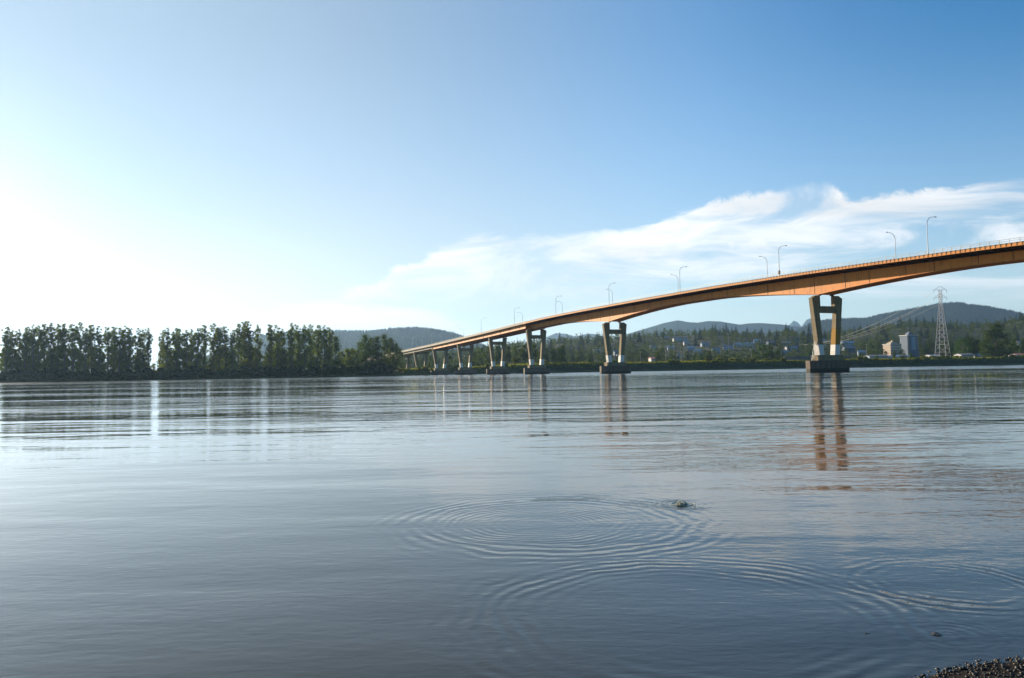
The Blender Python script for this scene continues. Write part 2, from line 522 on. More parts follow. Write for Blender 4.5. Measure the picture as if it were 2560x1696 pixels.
# ------------------------------------------------------------------ distant hills
def ridge(name, pts, D, w, rough, drop=0.0, forest=0, th=17.0):
    xs = np.array([p[0] for p in pts], float); ys = np.array([p[1] for p in pts], float)
    q = np.linspace(xs[0], xs[-1], 150)
    yy = np.interp(q, xs, ys)
    P = np.array([at(a, b, D) for a, b in zip(q, yy)])
    rows = np.linspace(-1, 1, 41)
    grid = np.zeros((len(rows), len(q), 3))
    for i, r in enumerate(rows):
        prof = (1 - abs(r)) if r < 0 else (1 - r ** 1.5)
        prof = prof * (0.72 + 0.28 * prof) if r < 0 else prof
        yv = D + r * w
        xx = P[:, 0] * (yv / D)
        n = vnoise(xx, np.full_like(xx, yv), w * 0.13) + 0.6 * vnoise(xx + 77, np.full_like(xx, yv), w * 0.05)
        grid[i, :, 0] = xx
        grid[i, :, 1] = yv
        grid[i, :, 2] = np.maximum((P[:, 2] - drop) * prof + rough * n * (1 - prof) * 2.0, -2.5)
    m, k = grid.shape[:2]
    I = np.arange(m * k).reshape(m, k)
    K = np.stack([I[:-1, :-1].ravel(), I[:-1, 1:].ravel(), I[1:, 1:].ravel(), I[1:, :-1].ravel()], 1)
    tag(link(name, np_mesh(name, grid.reshape(-1, 3), K, [MAT["hill"]], smooth=True)), kind="structure")
    if forest:
        fi = rng.uniform(0.8, 20.8, forest); fj = rng.uniform(0, k - 1.01, forest)
        # extra trees along the crest so that the skyline is ragged
        nc = forest // 5
        fi[:nc] = rng.uniform(19.2, 20.6, nc)
        a, b = fi.astype(int), fj.astype(int)
        s, tt = (fi - a)[:, None], (fj - b)[:, None]
        C = (grid[a, b] * (1 - s) * (1 - tt) + grid[a + 1, b] * s * (1 - tt) + grid[a, b + 1] * (1 - s) * tt + grid[a + 1, b + 1] * s * tt)
        h = rng.uniform(0.55, 1.25, forest)[:, None] * th
        rr = h * rng.uniform(0.20, 0.38, forest)[:, None]
        ang = rng.uniform(0, 6.28, forest)
        vs = [C + np.concatenate([np.zeros((forest, 2)), h], 1)]
        for q3 in range(3):
            vs.append(C + np.stack([rr[:, 0] * np.cos(ang + q3 * 2.094), rr[:, 0] * np.sin(ang + q3 * 2.094), -0.15 * h[:, 0]], 1))
        V = np.stack(vs, 1).reshape(-1, 3)
        b4 = np.arange(forest)[:, None] * 4
        K = np.concatenate([b4 + np.array([[0, 1, 2]]), b4 + np.array([[0, 2, 3]]), b4 + np.array([[0, 3, 1]])], 0)
        o = link(name.replace("hills", "forest"), np_mesh("far_forest", V, K, [MAT["farfir"]]))
        tag(o, "blue hazed far-off forest covering " + ("the long hill left of the bridge" if P[0, 0] < 0 else "the mountain behind the lattice tower"), "forest", kind="stuff")


ridge("hills", [(430, 930), (560, 872), (650, 838), (740, 829), (830, 827), (930, 828), (985, 821), (1040, 819), (1090, 824), (1130, 832), (1180, 850), (1240, 878), (1330, 915)],
      4000, 1300, 14, 12, 16000, 18)
ridge("right_hills", [(1900, 905), (1950, 862), (1990, 828), (2030, 806), (2060, 800), (2120, 796), (2166, 796), (2190, 789), (2250, 777), (2306, 767), (2343, 760), (2380, 756), (2400, 757),
                      (2436, 762), (2473, 767), (2529, 777), (2560, 785), (2700, 815), (2900, 860)], 4300, 1500, 16, 13, 18000, 18)
ridge("middle_hills", [(1430, 900), (1500, 852), (1560, 838), (1620, 820), (1660, 808), (1695, 801), (1722, 806), (1745, 807), (1770, 803), (1800, 804), (1830, 809), (1850, 812), (1870, 809), (1900, 808),
                       (1960, 812), (2000, 818), (2050, 838), (2120, 890)], 6300, 1500, 14)
ridge("pale_hills", [(1300, 900), (1350, 850), (1390, 833), (1415, 835), (1440, 842), (1470, 834), (1490, 836), (1530, 850), (1580, 880), (1640, 910)], 8400, 1300, 10)
ridge("snowy_hills", [(1900, 900), (1950, 830), (1972, 814), (1984, 802), (1994, 806), (2004, 817), (2016, 800), (2030, 795), (2046, 799), (2062, 814), (2085, 835), (2150, 900)], 10000, 1100, 12)

# ------------------------------------------------------------------ trees
def cards(C, n_each, radii, size, squash=0.85, soft=False):
    """leaf cards spread through ellipsoidal clumps; returns arrays"""
    C = np.asarray(C, float); radii = np.asarray(radii, float)
    idx = np.repeat(np.arange(len(C)), n_each)
    n = len(idx)
    d = rng.normal(size=(n, 3)); d /= np.linalg.norm(d, axis=1)[:, None]
    r = rng.uniform(0, 1, n) ** 0.45 if not soft else np.abs(rng.normal(size=n)) * 0.72
    p = C[idx] + d * (r * radii[idx])[:, None] * np.array([1, 1, squash])
    nrm = rng.normal(size=(n, 3)) + d * 0.8 + np.array([0, 0, 0.3])
    nrm /= np.linalg.norm(nrm, axis=1)[:, None]
    a = np.cross(nrm, rng.normal(size=(n, 3))); a /= np.linalg.norm(a, axis=1)[:, None]
    b = np.cross(nrm, a)
    s = (size * rng.uniform(0.6, 1.3, n))[:, None]
    a = a * s * 0.5; b = b * s * 0.34
    V = np.stack([p - a, p + b, p + a, p - b], 1).reshape(-1, 3)
    K = np.arange(n * 4).reshape(n, 4)
    return V, K


def trunk_mb(pts, rad, limbs=()):
    mb = MB(); mb.tube(pts, rad, 7)
    for lp, lr in limbs: mb.tube(lp, lr, 5)
    return mb


def cottonwood(i):
    """28 m tall narrow crown of upswept clumps"""
    h = 28.0
    C, Rr, limbs = [], [], []
    bend = rng.uniform(-0.6, 0.6, 2)
    tp = [(bend[0] * (z / h) ** 2, bend[1] * (z / h) ** 2, z) for z in np.linspace(0, h * 0.95, 8)]
    low = [9.0, 6.0, 11.0, 7.5, 10.0][i % 5]
    nl = 15
    for k in range(nl):
        z0 = low - 2 + (h - low - 4) * k / nl
        a = rng.uniform(0, 6.28)
        reach = rng.uniform(1.2, 3.0) * (1 - 0.45 * abs(k / nl - 0.45))
        zt = z0 + rng.uniform(2.5, 5.0)
        b0 = np.array([bend[0] * (z0 / h) ** 2, bend[1] * (z0 / h) ** 2, z0])
        e = b0 + np.array([math.cos(a) * reach, math.sin(a) * reach, zt - z0])
        limbs.append(([tuple(b0), tuple((b0 + e) / 2 + np.array([math.cos(a), math.sin(a), -0.6]) * 0.35), tuple(e)], [0.14, 0.1, 0.03]))
        for f in (0.35, 0.6, 0.8, 1.0, 1.12):
            C.append(b0 + (e - b0) * f + rng.normal(size=3) * 0.45); Rr.append(rng.uniform(0.42, 0.95))
    for z in np.linspace(low, h - 0.6, 34):
        wz = 1.25 * (1 - 0.55 * max(0, (z - 0.8 * h) / (0.2 * h)))
        C.append(np.array([bend[0] * (z / h) ** 2, bend[1] * (z / h) ** 2, z]) + rng.normal(size=3) * np.array([wz * 0.75, wz * 0.75, 0.3])); Rr.append(rng.uniform(0.45, 0.95))
    V, K = cards(C, 150, Rr, 0.34, 0.95, True)
    # thin scatter in the lower trunk zone
    C2 = [np.array([rng.normal() * 1.2, rng.normal() * 1.2, rng.uniform(2.5, low + 1)]) for _ in range(16)]
    V2, K2 = cards(C2, 120, rng.uniform(0.7, 1.5, 16), 0.36, 0.95, True)
    crown = np_mesh("crown", np.vstack([V, V2]), np.vstack([K, K2 + len(V)]), [MAT["cotton"]])
    return crown, trunk_mb(tp, list(np.linspace(0.42, 0.05, 8)), limbs)


def fir(i):
    """24 m conifer: whorls of drooping sprays"""
    h = 24.0
    pts, nr, sz = [], [], []
    n = 2600
    z = h * (1 - rng.uniform(0, 1, n) ** 0.62 * 0.93)
    z = h - (h - 1.5) * rng.uniform(0, 1, n) ** 0.6
    lay = np.round(z / 0.95) * 0.95
    z = z * 0.35 + lay * 0.65
    slim = [0.25, 0.29, 0.21][i % 3]
    lump = 1 + 0.22 * np.sin(lay * 5.3 + i)
    rmax = (h - z) * slim * lump + 0.18
    a = rng.uniform(0, 6.28, n)
    sect = 0.75 + 0.35 * np.sin(a * 3 + lay * 2.1)
    r = rmax * sect * rng.uniform(0.15, 1, n) ** 0.5
    p = np.stack([r * np.cos(a), r * np.sin(a), z - r * 0.28], 1)
    out = np.stack([np.cos(a), np.sin(a), np.full(n, -0.35)], 1) + rng.normal(size=(n, 3)) * 0.25
    out /= np.linalg.norm(out, axis=1)[:, None]
    side = np.cross(out, np.array([0, 0, 1.0]) + rng.normal(size=(n, 3)) * 0.35); side /= np.linalg.norm(side, axis=1)[:, None]
    s = (rng.uniform(0.6, 1.2, n) * (0.6 + 0.6 * (h - z) / h))[:, None]
    V = np.stack([p - out * s * 0.6, p + side * s * 0.34, p + out * s * 0.75, p - side * s * 0.34], 1).reshape(-1, 3)
    K = np.arange(n * 4).reshape(n, 4)
    return np_mesh("crown", V, K, [MAT["fir"]]), trunk_mb([(0, 0, 0), (0, 0, h * 0.5), (0, 0, h * 0.98)], [0.35, 0.2, 0.03])


def broadleaf(i, mat="broad", h=15.0, wide=1.0, n_each=170, size=0.50, low=0.16):
    C, Rr, limbs = [], [], []
    ncl = 26
    for k in range(ncl):
        f = rng.uniform(0, 1)
        z = h * (low + (0.93 - low) * f)
        prof = math.sin(math.pi * min(1, 0.18 + 0.8 * f)) ** 0.7
        a = rng.uniform(0, 6.28); r = wide * h * 0.27 * prof * rng.uniform(0.35, 1.0)
        C.append((r * math.cos(a), r * math.sin(a), z)); Rr.append(h * rng.uniform(0.075, 0.125))
        if k % 3 == 0:
            limbs.append(([(0, 0, z * 0.55), (r * 0.5 * math.cos(a), r * 0.5 * math.sin(a), z * 0.82), (r * math.cos(a), r * math.sin(a), z)], [0.16, 0.1, 0.03]))
    V, K = cards(C, n_each, Rr, size, 0.85, True)
    return np_mesh("crown", V, K, [MAT[mat]]), trunk_mb([(0, 0, 0), (0.1, 0, h * 0.4), (0, 0.1, h * 0.8)], [0.34, 0.22, 0.05], limbs)


def bushmesh(mat, n_each=90, size=0.42):
    """3 m wide, 2.4 m tall shrub, leafy to the ground"""
    C, Rr = [], []
    for k in range(16):
        a = rng.uniform(0, 6.28); r = rng.uniform(0, 1.15)
        C.append((r * math.cos(a), r * math.sin(a), rng.uniform(0.3, 1.9 - 0.55 * r))); Rr.append(rng.uniform(0.35, 0.62))
    V, K = cards(C, n_each, Rr, size)
    return np_mesh("foliage", V, K, [MAT[mat]]), trunk_mb([(0, 0, -0.2), (0.05, 0, 0.8), (0.1, 0.1, 1.7)], [0.09, 0.06, 0.02],
                                                          [([(0, 0, 0.1), (0.4, 0.2, 0.8), (0.7, 0.3, 1.4)], [0.05, 0.04, 0.01]), ([(0, 0, 0.1), (-0.4, -0.2, 0.8), (-0.6, -0.4, 1.3)], [0.05, 0.04, 0.01])])


PROTO = {}


def proto(kind, makers):
    PROTO[kind] = []
    for mk in makers:
        crown, tr = mk
        t_ob = tr.build("trunk", MAT["bark"])
        col.objects.unlink(t_ob)
        PROTO[kind].append((crown, t_ob.data))
        bpy.data.objects.remove(t_ob)


proto("cottonwood", [cottonwood(i) for i in range(5)])
proto("fir", [fir(i) for i in range(3)])
proto("broadleaf", [broadleaf(0), broadleaf(1, h=15, wide=1.25), broadleaf(2, h=15, wide=0.8)])
proto("understory", [broadleaf(3, "under", 12, 0.9, 150, 0.42, 0.1), broadleaf(4, "under", 12, 0.7, 150, 0.42, 0.08)])
proto("poplar", [broadleaf(5, "broad", 24, 0.48, 300, 0.5, 0.06), broadleaf(6, "broad", 24, 0.56, 300, 0.5, 0.06)])
proto("bush", [bushmesh("bush"), bushmesh("bush")])
proto("shrub", [bushmesh("shrub"), bushmesh("shrub")])
BASEH = dict(cottonwood=28.0, fir=24.0, broadleaf=15.0, understory=12.0, poplar=24.0, bush=2.4, shrub=2.4)


def plant(kind, name, x, y, h, label, cat, group, widen=1.0, z=None, crown_name="crown", trunk_name="trunk", var=None):
    k = PROTO[kind]
    crown, tr = k[rnd.randrange(len(k)) if var is None else var % len(k)]
    s = h / BASEH[kind]
    root = empty(name, (x, y, (gz(x, y) if z is None else z) - 0.15), rnd.uniform(0, 6.28))
    root.scale = (s * widen, s * widen, s)
    tag(root, label, cat, group)
    link(trunk_name, tr, root)
    link(crown_name, crown, root)
    return root


def relabel_row(items, fmt):
    """items: roots left to right; gives every one its ordinal"""
    items.sort(key=lambda o: to_px(o.location)[0])
    for i, o in enumerate(items): o["label"] = fmt.format(ordinal(i + 1))


# --- the cottonwood grove on the left bank: photo position of every tree top
G1 = [(75, 285), (160, 330), (245, 318), (325, 300), (380, 285), (430, 265), (500, 270), (570, 245), (660, 240), (740, 252), (830, 240), (945, 250), (1030, 228), (1105, 298), (1180, 258), (1285, 275),
      (1390, 285), (1470, 285), (1540, 300), (1610, 280), (1670, 298), (1770, 300), (1840, 330), (1912, 302), (2090, 335), (2155, 305), (2270, 305)]
G2 = [(30, 305), (135, 335), (195, 320), (280, 300), (360, 265), (490, 245), (555, 290), (640, 280), (720, 330), (800, 240), (880, 213), (945, 215), (1050, 265), (1210, 258), (1300, 265), (1370, 320),
      (1480, 243), (1580, 270), (1650, 265), (1725, 260), (1820, 260), (1910, 275), (1965, 300)]
tops = [(x / 5.146, 760 + y / 5.146) for x, y in G1] + [(440 + x / 5.146, 760 + y / 5.146) for x, y in G2]
GAP = 396
lg, rg = [], []
for k, (px, py) in enumerate(tops):
    Y = 402.0
    for _ in range(6):
        X = (px - 1280) / F * Y
        Y = float(shore(X)) + 15 + (k * 7 % 5) * 2.6
    p = at(px, py, Y)
    h = p[2] - gz(p[0], Y)
    o = plant("cottonwood", "cottonwood_tree", p[0], Y, h, "x", "tree", "tall cottonwoods on the left bank", widen=rnd.uniform(1.0, 1.38) if abs(px - 389) > 26 else 0.88, var=k * 3 + (k // 4))
    (lg if px < GAP else rg).append(o)
lg.sort(key=lambda o: -to_px(o.location)[0]); rg.sort(key=lambda o: to_px(o.location)[0])
for i, o in enumerate(lg): o["label"] = "tall cottonwood on the left bank, %s to the left of the sky gap" % ordinal(i + 1)
for i, o in enumerate(rg): o["label"] = "tall cottonwood on the left bank, %s to the right of the sky gap" % ordinal(i + 1)

# shorter trees of the grove's second storey
und = []
for k in range(66):
    px = 6 + k * 12.6 + rnd.uniform(-6, 6)
    X = (px - 1280) / F * 430
    Y = float(shore(X)) + rnd.uniform(22, 34); X = (px - 1280) / F * Y
    und.append(plant("understory", "understory_tree", X, Y, rnd.uniform(11, 18.5), "x", "tree", "light green trees between the cottonwood trunks", widen=rnd.uniform(0.9, 1.3)))
    if abs(px - 389) < 21: und[-1].scale = tuple(v * 0.42 for v in und[-1].scale)
relabel_row(und, "{} light green understory tree from the left among the cottonwood trunks")
# dark bushes along the left waterline, two staggered rows
row = [[], []]
for r in range(2):
    px = -6.0
    while px < 985:
        X = (px - 1280) / F * 430
        Y = float(shore(X)) + (4.5, 11.0)[r] + rnd.uniform(-1, 1.5)
        for _ in range(4):
            X = (px - 1280) / F * Y
            Y2 = float(shore(X)) + (4.5, 11.0)[r]
            Y = Y * 0.3 + Y2 * 0.7
        hb = rnd.uniform(3.4, 5.2) if r == 0 else rnd.uniform(4.2, 7.0)
        if abs(px - 390) < 24: hb *= 0.9
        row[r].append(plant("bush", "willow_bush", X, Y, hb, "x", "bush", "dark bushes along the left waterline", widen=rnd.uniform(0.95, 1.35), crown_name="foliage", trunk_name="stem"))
        px += rnd.uniform(17, 24)
relabel_row(row[0], "{} dark bush from the left, overhanging the water of the left bank")
relabel_row(row[1], "{} dark bush from the left, behind the waterline bushes under the cottonwoods")

# clump between the grove and the bridge end
cl = []
for px, py, dY, kind in [(838, 838, 26, "poplar"), (912, 833, 18, "poplar"), (926, 842, 30, "poplar"), (943, 838, 16, "poplar"), (961, 833, 20, "poplar"), (976, 842, 22, "poplar"), (990, 856, 18, "poplar"), (900, 852, 34, "poplar"), (1000, 868, 30, "poplar")]:
    Y = 470.0
    for _ in range(5):
        X = (px - 1280) / F * Y; Y = float(shore(X)) + dY
    p = at(px, py, Y)
    cl.append(plant(kind, "poplar_tree", p[0], Y, p[2] - gz(p[0], Y), "x", "tree", "poplars beside the bridge end", widen=rnd.uniform(1.0, 1.3)))
relabel_row(cl, "{} dark green poplar from the left, by the far bridge end")
lo = []
for px, py, dY in [(852, 876, 40), (868, 870, 45), (885, 874, 42), (880, 868, 60)]:
    X = (px - 1280) / F * 480; Y = float(shore(X)) + dY
    p = at(px, py, Y)
    lo.append(plant("understory", "sunlit_tree", p[0], Y, p[2] - gz(p[0], Y), "x", "tree", "low sunlit trees right of the grove", widen=1.2))
relabel_row(lo, "{} low yellow-green tree from the left, between grove and poplars")

# three bleached snags at the left waterline
for px, py0, py1, lean, lab in [(495, 928, 946, 0.2, "thin bleached snag leaning at the waterline below the grove's middle"), (651, 925, 944, 1.2, "bleached dead trunk slanting out of the bank, centre snag of three"),
                                (811, 925, 942, 0.3, "upright bleached snag at the waterline near the grove's right end")]:
    X = (px - 1280) / F * 420; Y = float(shore(X)) + 1.0; X = (px - 1280) / F * Y
    mb = MB(); mb.tube([(0, 0, -0.5), (lean * 0.4, 0, 1.6), (lean, 0.1, 3.9)], [0.16, 0.12, 0.05], 6)
    mb.tube([(lean * 0.4, 0, 1.6), (lean * 0.4 + 0.5, 0, 2.3)], [0.06, 0.03], 5)
    o = mb.build("dead_snag", MAT["snag"]); o.location = (X, Y, max(0, gz(X, Y)))
    tag(o, lab, "dead tree", "bleached snags")

# --- trees of the far bank behind the bridge
bk = []
for px, py, Y in [(1075, 886, 640), (1150, 890, 655), (1178, 872, 640), (1200, 866, 655), (1222, 863, 640), (1246, 862, 660), (1268, 862, 640), (1290, 860, 655), (1312, 858, 640), (1336, 858, 660),
                  (1358, 860, 650), (1384, 868, 640), (1400, 878, 655), (1444, 893, 640), (1474, 882, 650), (1497, 894, 640), (1118, 880, 690)]:
    p = at(px, py, Y)
    bk.append(plant("broadleaf", "riverside_tree", p[0], Y, p[2] - gz(p[0], Y), "x", "tree", "round trees behind the far piers", widen=rnd.uniform(0.85, 1.15)))
relabel_row(bk, "{} round green tree from the left on the flat behind the bridge piers")
rb = []
for px, py, Y, w in [(1735, 888, 690, 1.0), (1752, 884, 700, 1.1), (1772, 876, 720, 1.2), (1800, 886, 690, 0.8), (1816, 874, 705, 0.9), (1833, 882, 700, 0.8), (1848, 888, 690, 0.8), (1884, 872, 700, 0.9), (1905, 858, 700, 1.2),
                     (1925, 864, 705, 1.25), (1943, 874, 700, 1.2), (1615, 888, 690, 1.0), (1643, 880, 700, 1.2), (1680, 884, 720, 1.1), (2135, 884, 720, 1.2), (2152, 880, 735, 0.7), (2192, 874, 740, 0.6), (2235, 876, 760, 0.9),
                     (2256, 872, 770, 1.2), (2277, 882, 740, 1.2), (2304, 875, 760, 1.0), (2404, 843, 770, 1.3), (2423, 840, 775, 1.5), (2441, 846, 770, 1.3), (2508, 838, 742, 1.2), (2464, 846, 745, 1.1), (2536, 842, 780, 0.7), (2557, 850, 770, 0.8), (2375, 872, 745, 0.9)]:
    p = at(px, py, Y)
    rb.append(plant("broadleaf", "bank_tree", p[0], Y, max(3.0, p[2] - gz(p[0], Y)), "x", "tree", "broad trees on the flat below the hill", widen=w))
relabel_row(rb, "{} broad leafy tree from the left on the right bank flat")
p = at(2488, 806, 720)
tag(plant("poplar", "poplar_tree", p[0], 720, p[2] - gz(p[0], 720), "huge dark poplar standing alone right of the lattice tower", "tree", None, widen=2.1, var=0))
for px, py, lab in [(1425 - 30, 868, "dark tall tree standing just left of the second nearest pier, left of its twin"), (1408, 862, "dark tall tree closest to the left leg of the second nearest pier")]:
    p = at(px, py, 645)
    tag(plant("poplar", "poplar_tree", p[0], 645, p[2] - gz(p[0], 645), lab, "tree", None, widen=1.5))

# shrubs on the right bank top
sh = []
px = 1000.0
while px < 2575:
    X = (px - 1280) / F * 640
    Y = 640.0
    for _ in range(5):
        X = (px - 1280) / F * Y; Y = float(shore(X)) + 9
    Y += rnd.uniform(-3, 10); X = (px - 1280) / F * Y
    hb = rnd.choice([1.2, 1.6, 2.0, 2.8, 3.8, 4.6]) * (1.5 if px > 1780 else 1.0) 
    hb = min(hb, 4.4)
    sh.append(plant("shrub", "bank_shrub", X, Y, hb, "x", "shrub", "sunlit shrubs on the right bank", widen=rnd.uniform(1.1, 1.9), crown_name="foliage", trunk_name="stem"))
    px += rnd.uniform(9, 22) if px > 1700 else rnd.uniform(14, 30)
relabel_row(sh, "{} sunlit shrub from the left along the top of the right bank")

# grass fringe of the right bank (uncountable)
n = 16000
px = rng.uniform(1000, 2600, n)
Yb = np.full(n, 640.0)
off = rng.uniform(5, 26, n) ** 1.0
for _ in range(6):
    X = (px - 1280) / F * Yb; Yb = shore(X) + off
X = (px - 1280) / F * Yb
Zb = ground(X, Yb)
hgt = rng.uniform(0.5, 1.5, n); a = rng.uniform(0, 6.28, n); w = rng.uniform(0.25, 0.7, n)
dx, dy = np.cos(a) * w, np.sin(a) * w
lx, ly = rng.normal(size=n) * 0.3, rng.normal(size=n) * 0.3
V = np.stack([np.stack([X - dx, Yb - dy, Zb - 0.1], 1), np.stack([X + dx, Yb + dy, Zb - 0.1], 1),
              np.stack([X + dx * 0.6 + lx, Yb + dy * 0.6 + ly, Zb + hgt], 1), np.stack([X - dx * 0.4 + lx, Yb - dy * 0.4 + ly, Zb + hgt * 0.8], 1)], 1).reshape(-1, 3)
tag(link("bank_grass", np_mesh("bank_grass", V, np.arange(n * 4).reshape(n, 4), [MAT["grass"]])), "tall yellow-green grass fringing the top of the right bank", "grass", kind="stuff")

# --- the wooded hillside
HOUSES = []   # filled below, trees keep clear of the sight line to them


def house_spots():
    return [(1700, 850, 34, 9, "whitewall", "roof", "long pale house high on the slope, above the concrete utility pole"),
            (1716, 860, 12, 8, "whitewall", "lightroof", "small white house just below the long pale house on the slope"),
            (1677, 872, 13, 8, "bluewall", "lightroof", "pale blue house behind the leftmost of the paired utility poles"),
            (1699, 893, 10, 8, "whitewall", "roof", "white cabin at the foot of the concrete utility pole"),
            (1745, 882, 14, 10, "whitewall", "lightroof", "white gabled house low on the slope, between utility poles"),
            (1790, 878, 16, 9, "bluewall", "roof", "blue-grey house beside the brown round tree on the flat"),
            (1858, 864, 40, 9, "whitewall", "lightroof", "long low white building halfway up between the two nearest piers"),
            (1820, 871, 20, 9, "whitewall", "roof", "grey-roofed house left of the long low white building"),
            (1762, 863, 16, 9, "bluewall", "roof", "blue-grey house in the trees at middle height, second pier side"),
            (1727, 873, 15, 9, "bluewall", "lightroof", "pale house with light roof between the two tall utility poles and gable house"),
            (1632, 870, 13, 8, "whitewall", "roof", "pale house on the slope right of the second nearest pier"),
            (1667, 847, 10, 8, "redwall", "roof", "small red-walled house high among the trees"),
            (1491, 881, 14, 9, "bluewall", "lightroof", "pale blue house low on the slope left of the second nearest pier"),
            (1543, 885, 14, 9, "bluewall", "roof", "blue-grey house seen between the legs of the second nearest pier"),
            (1928, 859, 18, 10, "greywall", "roof", "grey gabled house above the big round riverside tree"),
            (1966, 861, 17, 9, "greywall", "lightroof", "grey house with light roof, right of the grey gabled house"),
            (1978, 874, 22, 10, "whitewall", "roof", "wide white house low on the slope, left of the nearest pier"),
            (1963, 885, 15, 9, "greywall", "roof", "grey house just above the dark embankment wall"),
            (1893, 855, 15, 9, "bluewall", "lightroof", "pale house up the slope behind the long low white building"),
            (2050, 856, 22, 10, "whitewall", "roof", "white terrace seen between the legs of the nearest pier, upper one"),
            (2052, 872, 20, 10, "whitewall", "roof", "white terrace seen between the legs of the nearest pier, lower one"),
            (2118, 864, 26, 10, "bluewall", "lightroof", "pale blue terrace just right of the nearest pier, upper one"),
            (2122, 878, 22, 10, "greywall", "roof", "grey terrace just right of the nearest pier, lower one"),
            (2548, 862, 12, 9, "whitewall", "roof", "small white house up the slope at the right edge"),
            (2154, 886, 12, 9, "bluewall", "lightroof", "pale blue house between the nearest pier and the cream apartment block")]


spots = []
for s in house_spots():
    x, y, z = hit(s[0], s[1] + 4, 870)
    HOUSES.append((x, y, z) + s[:2] + (s[2] * 0.72, s[3] * 0.8) + s[4:])
HP = np.array([(h[0] / h[1], h[1], h[5] / 2 / h[1] + 0.004, h[3]) for h in HOUSES])

hill = []
Yrows = [892, 940, 1000, 1065, 1140, 1225, 1325, 1430, 1540]
for ri, Yr in enumerate(Yrows):
    u = -0.21
    while u < 0.675:
        Y = Yr + rnd.uniform(-26, 26)
        X = u * Y
        okay = True
        hmax = 40.0
        for hu, hy, hw, hpy in HP:
            if abs(u - hu) < hw - 0.002 and Y < hy + 12:
                if Y > hy - 14: okay = False
                else:
                    top = CAM[2] + ray(1280 + u * F, hpy + 2)[2] * Y
                    hmax = min(hmax, top - gz(X, Y) + 2.2)
        if rnd.random() < 0.62: hmax = max(hmax, rnd.uniform(7, 12))
        if okay and 0.475 < u < 0.52 and Y < 975: okay = False      # the two apartment blocks
        if okay:
            hmax = max(hmax, 4.2)
            pc = 0.13 + 0.02 * ri
            if 0.06 < u < 0.14: pc += 0.15
            kind = "fir" if rnd.random() < pc else "broadleaf"
            h = rnd.uniform(14, 23) if kind == "fir" else rnd.uniform(10, 19)
            if ri >= 7 and kind == "fir": h *= 1.1
            h = min(h, hmax)
            hill.append((kind, X, Y, h, ri, u))
        u += rnd.uniform(0.0085, 0.0165) * (1000 / Y) ** 0.35
# tall firs breaking the skyline right of the second pier
for px, py in [(1781, 809), (1788, 808), (1800, 815), (1808, 812), (1815, 806), (1829, 819), (1858, 826), (1965, 806), (1972, 812), (1980, 815), (2022, 806), (2290, 790), (2310, 790), (2332, 791), (2550, 784), (2540, 786)]:
    p = at(px, py, 1530)
    hill.append(("fir", p[0], 1530.0, max(12, p[2] - gz(p[0], 1530)), 8, p[0] / 1530))

zones = [(-9, 0.0328, "left of the third nearest pier"), (0.0328, 0.1337, "third to second nearest pier"), (0.1337, 0.216, "second pier to concrete pole"), (0.216, 0.32, "above the long white building"),
         (0.32, 0.4063, "left of the nearest pier"), (0.4063, 0.4755, "right of the nearest pier"), (0.4755, 0.55, "apartment blocks to lattice tower"), (0.55, 9, "right of the lattice tower")]
cnt = {"fir": 0, "broadleaf": 0}
rest = []
cells = {}
hill.sort(key=lambda t: (t[4] not in (0, 1, 8), t[2]))
for kind, X, Y, h, ri, u in hill:
    if cnt[kind] >= 295:
        rest.append((kind, X, Y, h)); continue
    cnt[kind] += 1
    nm, cat = ("fir_tree", "conifer") if kind == "fir" else ("broadleaf_tree", "tree")
    o = plant(kind, nm, X, Y, h, "x", cat, "conifers on the wooded hillside" if kind == "fir" else "broad trees on the wooded hillside", widen=rnd.uniform(1.05, 1.45) if kind == "fir" else rnd.uniform(1.1, 1.7))
    zi = next(i for i, z in enumerate(zones) if z[0] <= u < z[1])
    cells.setdefault((kind, ri, zi), []).append(o)
for (kind, ri, zi), os_ in cells.items():
    rowname = "skyline row" if ri == 8 else "%s row up the hill" % ordinal(ri + 1)
    relabel_row(os_, "{} " + ("dark conifer" if kind == "fir" else "leafy tree") + " from left, " + rowname + ", " + zones[zi][2])


def low_poly(kind, size, n):
    """sparse copy of a prototype crown for the mass behind the single trees"""
    me = PROTO[kind][0][0]
    V = np.zeros(len(me.vertices) * 3, np.float32); me.vertices.foreach_get("co", V); V = V.reshape(-1, 4, 3)
    pick = rng.choice(len(V), n, replace=False)
    Q = V[pick]; c = Q.mean(1, keepdims=True)
    return (c + (Q - c) * size) / BASEH[kind]


